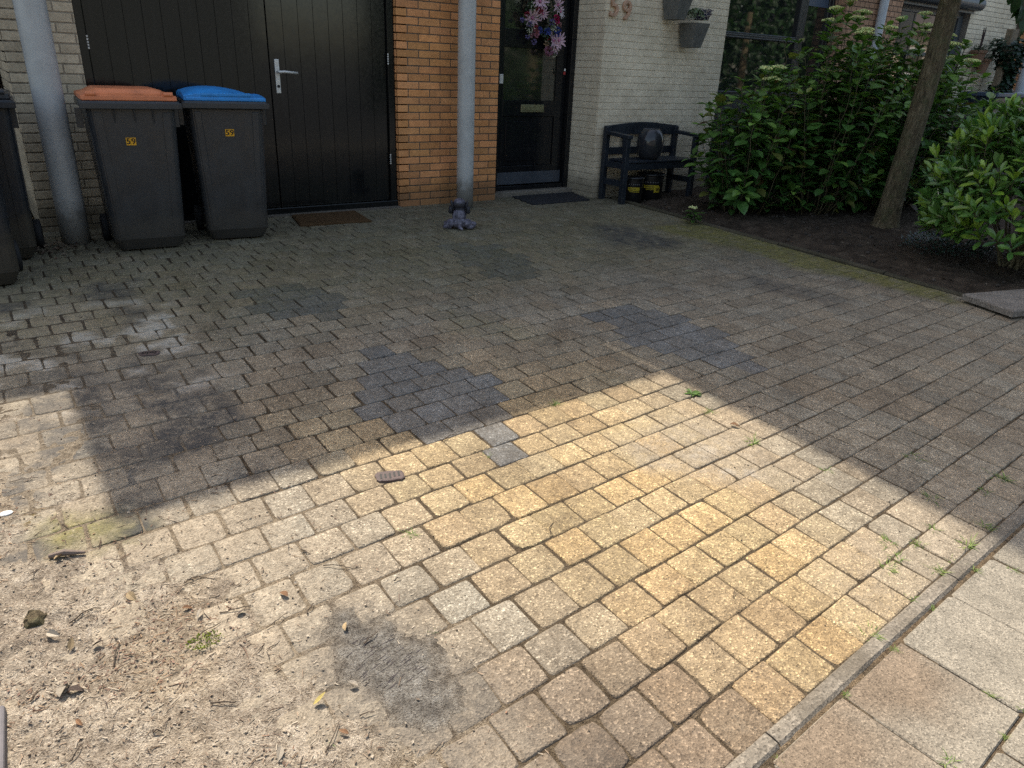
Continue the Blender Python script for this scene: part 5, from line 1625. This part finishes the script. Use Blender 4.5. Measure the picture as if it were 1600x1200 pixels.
TWIG = [[(-.13,2.711),(-.047,2.696)],[(.246,1.889),(.283,1.899),(.327,1.86)],[(.206,1.645),(.286,1.677)],[(-.043,1.869),(.032,1.894)],[(-.045,2.22),(-.003,2.15)],[(.606,1.764),(.66,1.72),(.699,1.697)],[(.296,1.713),(.369,1.699)],[(.193,1.421),(.243,1.392)],[(.029,1.654),(.051,1.727),(.044,1.765)],[(.493,1.594),(.521,1.621)],[(.379,1.593),(.449,1.621)],[(.371,1.154),(.427,1.217)],[(-.091,1.417),(-.065,1.451)],[(-.146,1.638),(-.129,1.66)],[(3.206,3.318),(3.383,3.206)],[(1.293,1.542),(1.31,1.57),(1.346,1.594)],[(1.57,1.018),(1.613,1.042)],[(.752,1.592),(.774,1.595)],[(.576,1.87),(.592,1.831)],[(2.673,1.843),(2.711,1.8)],[(.576,1.405),(.624,1.429)],[(1.29,2.25),(1.362,2.271)],[(.067,1.402),(.086,1.391)],[(.472,1.21),(.507,1.199)]]
LEAF = [(.213,1.778),(.24,1.719),(-.007,1.75),(-.054,1.766),(-.076,1.628),(-.091,1.615),(.394,1.291),(.102,1.919),(-.095,1.855),(.47,1.682),(.432,1.173),(.552,1.473),(-.024,2.19),(.329,1.679),(5.181,2.362),(5.289,5.856),(4.07,3.904),(.506,1.288),(.316,5.961),(.344,5.855),(2.45,1.767),(.294,1.221),(-.068,1.527)]
def surf(x, y): return max(sand_z(x, y), gz(x, y)) + .002
def litter_things():
    random.seed(101)
    for P in TWIG:
        mb = MB(); pts = []
        Q = [Vector((*p, 0)) for p in P]
        for a, b in zip(Q[:-1], Q[1:]):
            for k in range(5): pts.append(a.lerp(b, k/5) + Vector((U(-.0025, .0025), U(-.0025, .0025), 0)))
        pts.append(Q[-1])
        pts = [Vector((p.x, p.y, surf(p.x, p.y) + .003 + .004*sin(k*.6)*(k > 1))) for k, p in enumerate(pts)]
        r = U(.0012, .0024); kk = U(.6, 1.3)
        mb.tube(pts, [r*(1-.5*k/len(pts)) for k in range(len(pts))], 6, col=(.085*kk, .060*kk, .040*kk))
        tag(mb.build('twig', M['litter']), 'thin dry twig lying on the paving', 'twig', 'dry twigs scattered on the paving')
    for k, (x, y) in enumerate(LEAF):
        mb = MB(); a = U(0, 2*pi); kk = U(.7, 1.3)
        col = random.choice(((.20, .105, .05), (.085, .06, .045), (.30, .22, .12), (.36, .31, .24)))
        if k == 6: col = (.50, .40, .12)
        L = U(.025, .048)
        mb.leaf((0, 0, .006), (cos(a), sin(a), U(.0, .5)), (U(-.6, .6), U(-.6, .6), 1), L, L*U(.35, .6), tuple(c*kk for c in col), U(.2, .9), U(-.6, .8))
        o = mb.build('dead_leaf', M['litter']); o.location = (x, y, surf(x, y))
        tag(o, 'curled dead leaf lying on the ground', 'leaf', 'dead leaves scattered on the ground')
litter_things()
def litter_mass():
    random.seed(103); mb = MB(); n = 0
    while n < 13000:
        x = U(-.9, .8); y = U(.7, 3.4)
        d = dirt_cover(x, y)
        clump = sst(-.15, .35, fbm(x*3.3, y*3.3, 77))
        if R() > .10 + d*(.35 + .75*clump): continue
        if R() > .25 + .75*sst(3.4, 1.9, y): continue
        n += 1
        if pdist(x, y, PAT['mud']) < .01 and R() < .9: continue
        z = surf(x, y) - .001; a = U(0, 2*pi); kk = U(.6, 1.3)
        col = random.choice(((.34, .27, .19), (.38, .32, .24), (.21, .12, .075), (.11, .07, .048), (.28, .18, .10), (.22, .135, .095)) if clump > .5 else ((.40, .34, .26), (.36, .30, .225), (.26, .19, .13), (.20, .145, .10)))
        col = tuple(c*kk for c in col)
        if R() < .60:      # straw and needles
            L = U(.002, .008)*(1.9 if R() < .10 else 1); wd = U(.0005, .0013); t_ = U(-.15, .3)
            d_ = Vector((cos(a), sin(a), t_*.5))*L; s_ = Vector((-sin(a), cos(a), 0))*wd
            p = Vector((x, y, z+.0015))
            mb.quad(p-d_-s_, p+d_-s_, p+d_+s_, p-d_+s_, col)
        elif R() < .22:     # crumbs
            r = U(.0012, .0042)
            mb.ellip((x, y, z+r*.4), (r, r*U(.6, 1), r*.7), 5, 3, col=tuple(c*.8 for c in col))
        else:              # flakes
            L = U(.004, .011); nrm = Vector((U(-.6, .6), U(-.6, .6), 1))
            mb.leaf((x, y, z+.002), (cos(a), sin(a), U(-.1, .4)), nrm, L, L*U(.4, .8), col, .4, U(-.5, .6), 1)
    for k in range(520):
        x, y = U(-.5, .6), U(.8, 2.6)
        if fbm(x*3.3, y*3.3, 77) < .02 and R() < .75: continue
        if pdist(x, y, PAT['mud']) < .02: continue
        z = surf(x, y); a = U(0, 2*pi); L = U(.007, .024); kk = U(.5, 1.2)
        d_ = Vector((cos(a), sin(a), U(-.1, .25)))*L; m_ = Vector((U(-.003, .003), U(-.003, .003), .002))
        c_ = random.choice(((.10, .06, .04), (.17, .10, .065), (.24, .155, .09), (.07, .05, .04)))
        mb.tube([Vector((x, y, z))-d_, Vector((x, y, z))+m_, Vector((x, y, z))+d_], [U(.0005, .0011), .0011, .0005], 5, col=tuple(q*kk for q in c_))
    # leaf litter caught behind the drainpipe
    for k in range(90):
        x, y = random.gauss(.30, .10), random.gauss(5.86, .09); kk = U(.5, 1.2); a = U(0, 2*pi); L = U(.012, .04)
        mb.leaf((x, y, gz(x, y)+U(.003, .018)), (cos(a), sin(a), U(-.2, .5)), (U(-.8, .8), U(-.8, .8), 1), L, L*U(.3, .7), random.choice(((.12*kk, .07*kk, .045*kk), (.20*kk, .15*kk, .10*kk), (.06*kk, .04*kk, .03*kk))), .5, U(-.5, .7), 1)
    # debris on the bed soil
    for k in range(900):
        x = U(5.7, 9.5); y = U(1.6, 6.0); kk = U(.5, 1.1)
        zz = gz(x, y) - .03 + .05*sst(0, .5, x-5.64) + .035*fbm(x*3, y*3, 2) + .03*fbm(x*11, y*11, 5) + .006
        if k % 2:
            r = U(.006, .024); mb.ellip((x, y, zz), (r, r*U(.6, 1), r*U(.5, .8)), 7, 5, col=(.060*kk, .046*kk, .034*kk)); continue
        a = U(0, 2*pi); L = U(.012, .045)
        mb.leaf((x, y, zz), (cos(a), sin(a), U(-.2, .4)), (U(-.6, .6), U(-.6, .6), 1), L, L*U(.2, .6), random.choice(((.11*kk, .08*kk, .055*kk), (.20*kk, .16*kk, .11*kk), (.06*kk, .045*kk, .03*kk))), .4, U(-.5, .6), 1)
    # crumbs swept into joints over the rest of the drive
    n = 0
    while n < 700:
        x = U(.8, 4.5); y = U(.7, 4.0); n += 1
        r = U(.001, .0035); kk = U(.5, 1.2)
        mb.ellip((x, y, gz(x, y)+r*.4), (r, r*U(.6, 1.4), r*.7), 5, 3, col=(.07*kk, .055*kk, .04*kk))
    tag(mb.build('litter', M['litter']), kind='stuff')
litter_mass()
def odd_bits():
    random.seed(107)
    mb = MB(); mb.ellip((0, 0, .004), (.020, .015, .005), 12, 8)
    o = mb.build('white_stone', M['white']); o.location = (-.150, 2.515, surf(-.15, 2.5)-.004); tag(o, 'white pebble in the dirt at the left edge', 'stone')
    # rotted stump in the dirt
    mb = MB(); rings = []
    for k in range(6):
        rings.append([(.034*(1-.12*k)*(1+.7*fbm(cos(2*pi*j/20)*2, sin(2*pi*j/20)*2, k*.2))*cos(2*pi*j/20), .030*(1+.25*fbm(cos(2*pi*j/20)*2, sin(2*pi*j/20)*2, 5))*sin(2*pi*j/20), -.012+.0045*k + .012*fbm(j*.7, k*.6)) for j in range(20)])
    mb.loft(rings); o = mb.build('wood_stump', M['bark'], smooth=False); o.location = (-.118, 1.93, surf(-.118, 1.93)); tag(o, 'small dark rotted stump sticking out of the dirt', 'stump')
    # bark piece and crumpled leaf
    mb = MB(); mb.tube([(-.04, .012, .004), (0, 0, .010), (.05, -.02, .004)], [.006, .010, .004], 7, col=(.20, .15, .12)); o = mb.build('bark_piece', M['litter']); o.location = (-.02, 2.19, surf(-.02, 2.19)+.002); tag(o, 'piece of brown bark lying in the dirt', 'bark')
    # weathered timber edge in the lower left corner
    mb = MB(); mb.box(-.055, 0, -.9, .22, -.05, .035); o = mb.build('timber_edging', M['old_wood'], bevel=.006); o.location = (-.205, 1.42, gz(0, 1.42)); o.rotation_euler = (0, 0, radians(-3)); tag(o, 'weathered timber edging in the lower left corner', 'edging')
    # moss clump
    for (x, y, lab) in ((.233, 1.628, 'small bright green moss cushion among dry twigs'),):
        mb = MB()
        for k in range(150):
            a = U(0, 2*pi); rr = sqrt(R())*.03; kk = U(.6, 1.3)
            mb.leaf((cos(a)*rr*1.5, sin(a)*rr, U(0, .006)), rvec() + Vector((0, 0, .7)), rvec(), U(.005, .010), U(.003, .005), (.20*kk, .24*kk, .03*kk), .2, .2)
        o = mb.build('moss', M['grass']); o.location = (x, y, surf(x, y)); tag(o, lab, 'moss', kind='thing')
odd_bits()

# ------------------------------------------------------------------ across the street: what the panes and the black paint reflect
def across():
    h = empty('opposite_house'); tag(h, 'sunlit cream house with a tiled roof across the street', 'house')
    mb = MB(); mb.box(42, 76, -22, -14, -.2, 4.3); mb.build('wall', M['plain_cream'], h)
    mb = MB(); mb.loft([[(41.5, -13.4, 4.25), (41.5, -13.4, 4.4), (41.5, -18, 8.0), (41.5, -22.6, 4.25)], [(76.5, -13.4, 4.25), (76.5, -13.4, 4.4), (76.5, -18, 8.0), (76.5, -22.6, 4.25)]])
    mb.build('roof', M['roof_tile'], h)
    for k in range(8):
        x = 43.5 + k*4.2
        mb = MB(); mb.box(x, x+2.0, -13.98, -13.90, 1.9, 3.4); f = mb.build('window', M['white'], h)
        mb = MB(); mb.box(x+.1, x+1.9, -13.90, -13.88, 2.0, 3.3); mb.build('pane', M['glass'], f)
    h2 = empty('opposite_house'); tag(h2, 'low grey house across the street opposite the garage', 'house')
    mb = MB(); mb.box(-22, 9, -24, -16, -.2, 5.0); mb.build('wall', simple('grey_render_wall', (.13, .14, .13), .85, .15, 3, .2), h2)
    mb = MB(); mb.loft([[(-22.5, -15.4, 4.95), (-22.5, -15.4, 5.1), (-22.5, -20, 8.5), (-22.5, -24.6, 4.95)], [(9.5, -15.4, 4.95), (9.5, -15.4, 5.1), (9.5, -20, 8.5), (9.5, -24.6, 4.95)]]); mb.build('roof', M['roof_tile'], h2)
    for k in range(3):
        mb = MB(); x = -18 + k*5.5; mb.box(x, x+2.4, -15.98, -15.9, .8, 2.6); mb.build('window', M['glass'], h2)
    random.seed(113)
    for k, (x, y, hh, rr) in enumerate(((14.5, -6.5, 6.5, 2.6), (19.5, -8, 7.5, 3.0), (24, -7, 6.2, 2.6))):
        t = empty('street_tree', (x, y, -.25)); tag(t, ('broad street tree nearest the garage side', 'tallest street tree, in the middle of three', 'street tree nearest the cream house')[k], 'tree', 'trees across the street')
        mb = MB(); mb.tube([(0, 0, 0), (.05, 0, 1.2), (0, .05, hh*.6)], [.18, .14, .08], 12); mb.build('trunk', M['bark'], t, smooth=True)
        cr = MB()
        for q in range(2600):
            d = rvec()
            if d.length > 1 or d.length < .2: continue
            c = Vector((d.x*rr, d.y*rr, hh*.62 + d.z*hh*.42))
            if fbm(c.x*.9, c.y*.9, c.z*.9 + k) < -.12: continue
            kk = U(.6, 1.3); cr.leaf(c, rvec() + Vector((0, 0, -.4)), rvec() + Vector((0, 0, .6)), U(.16, .30), U(.1, .18), (.03*kk, .075*kk, .02*kk), .2, .3)
        cr.build('crown', M['treeleaf'], t)
        hd = MB()
    for q in range(15000):
        x = U(11, 38.5); y = U(-11.6, -10.4); z = U(-.2, 5.4 + .8*sin(x*1.1) + .5*sin(x*2.7)); kk = U(.5, 1.25)
        hd.leaf((x, y, z), rvec(), rvec() + Vector((0, .3, .5)), U(.26, .45), U(.18, .28), (.022*kk, .05*kk, .015*kk), .2, .3)
    tag(hd.build('hedge', M['treeleaf']), 'tall leafy hedge across the street', 'hedge')
across()
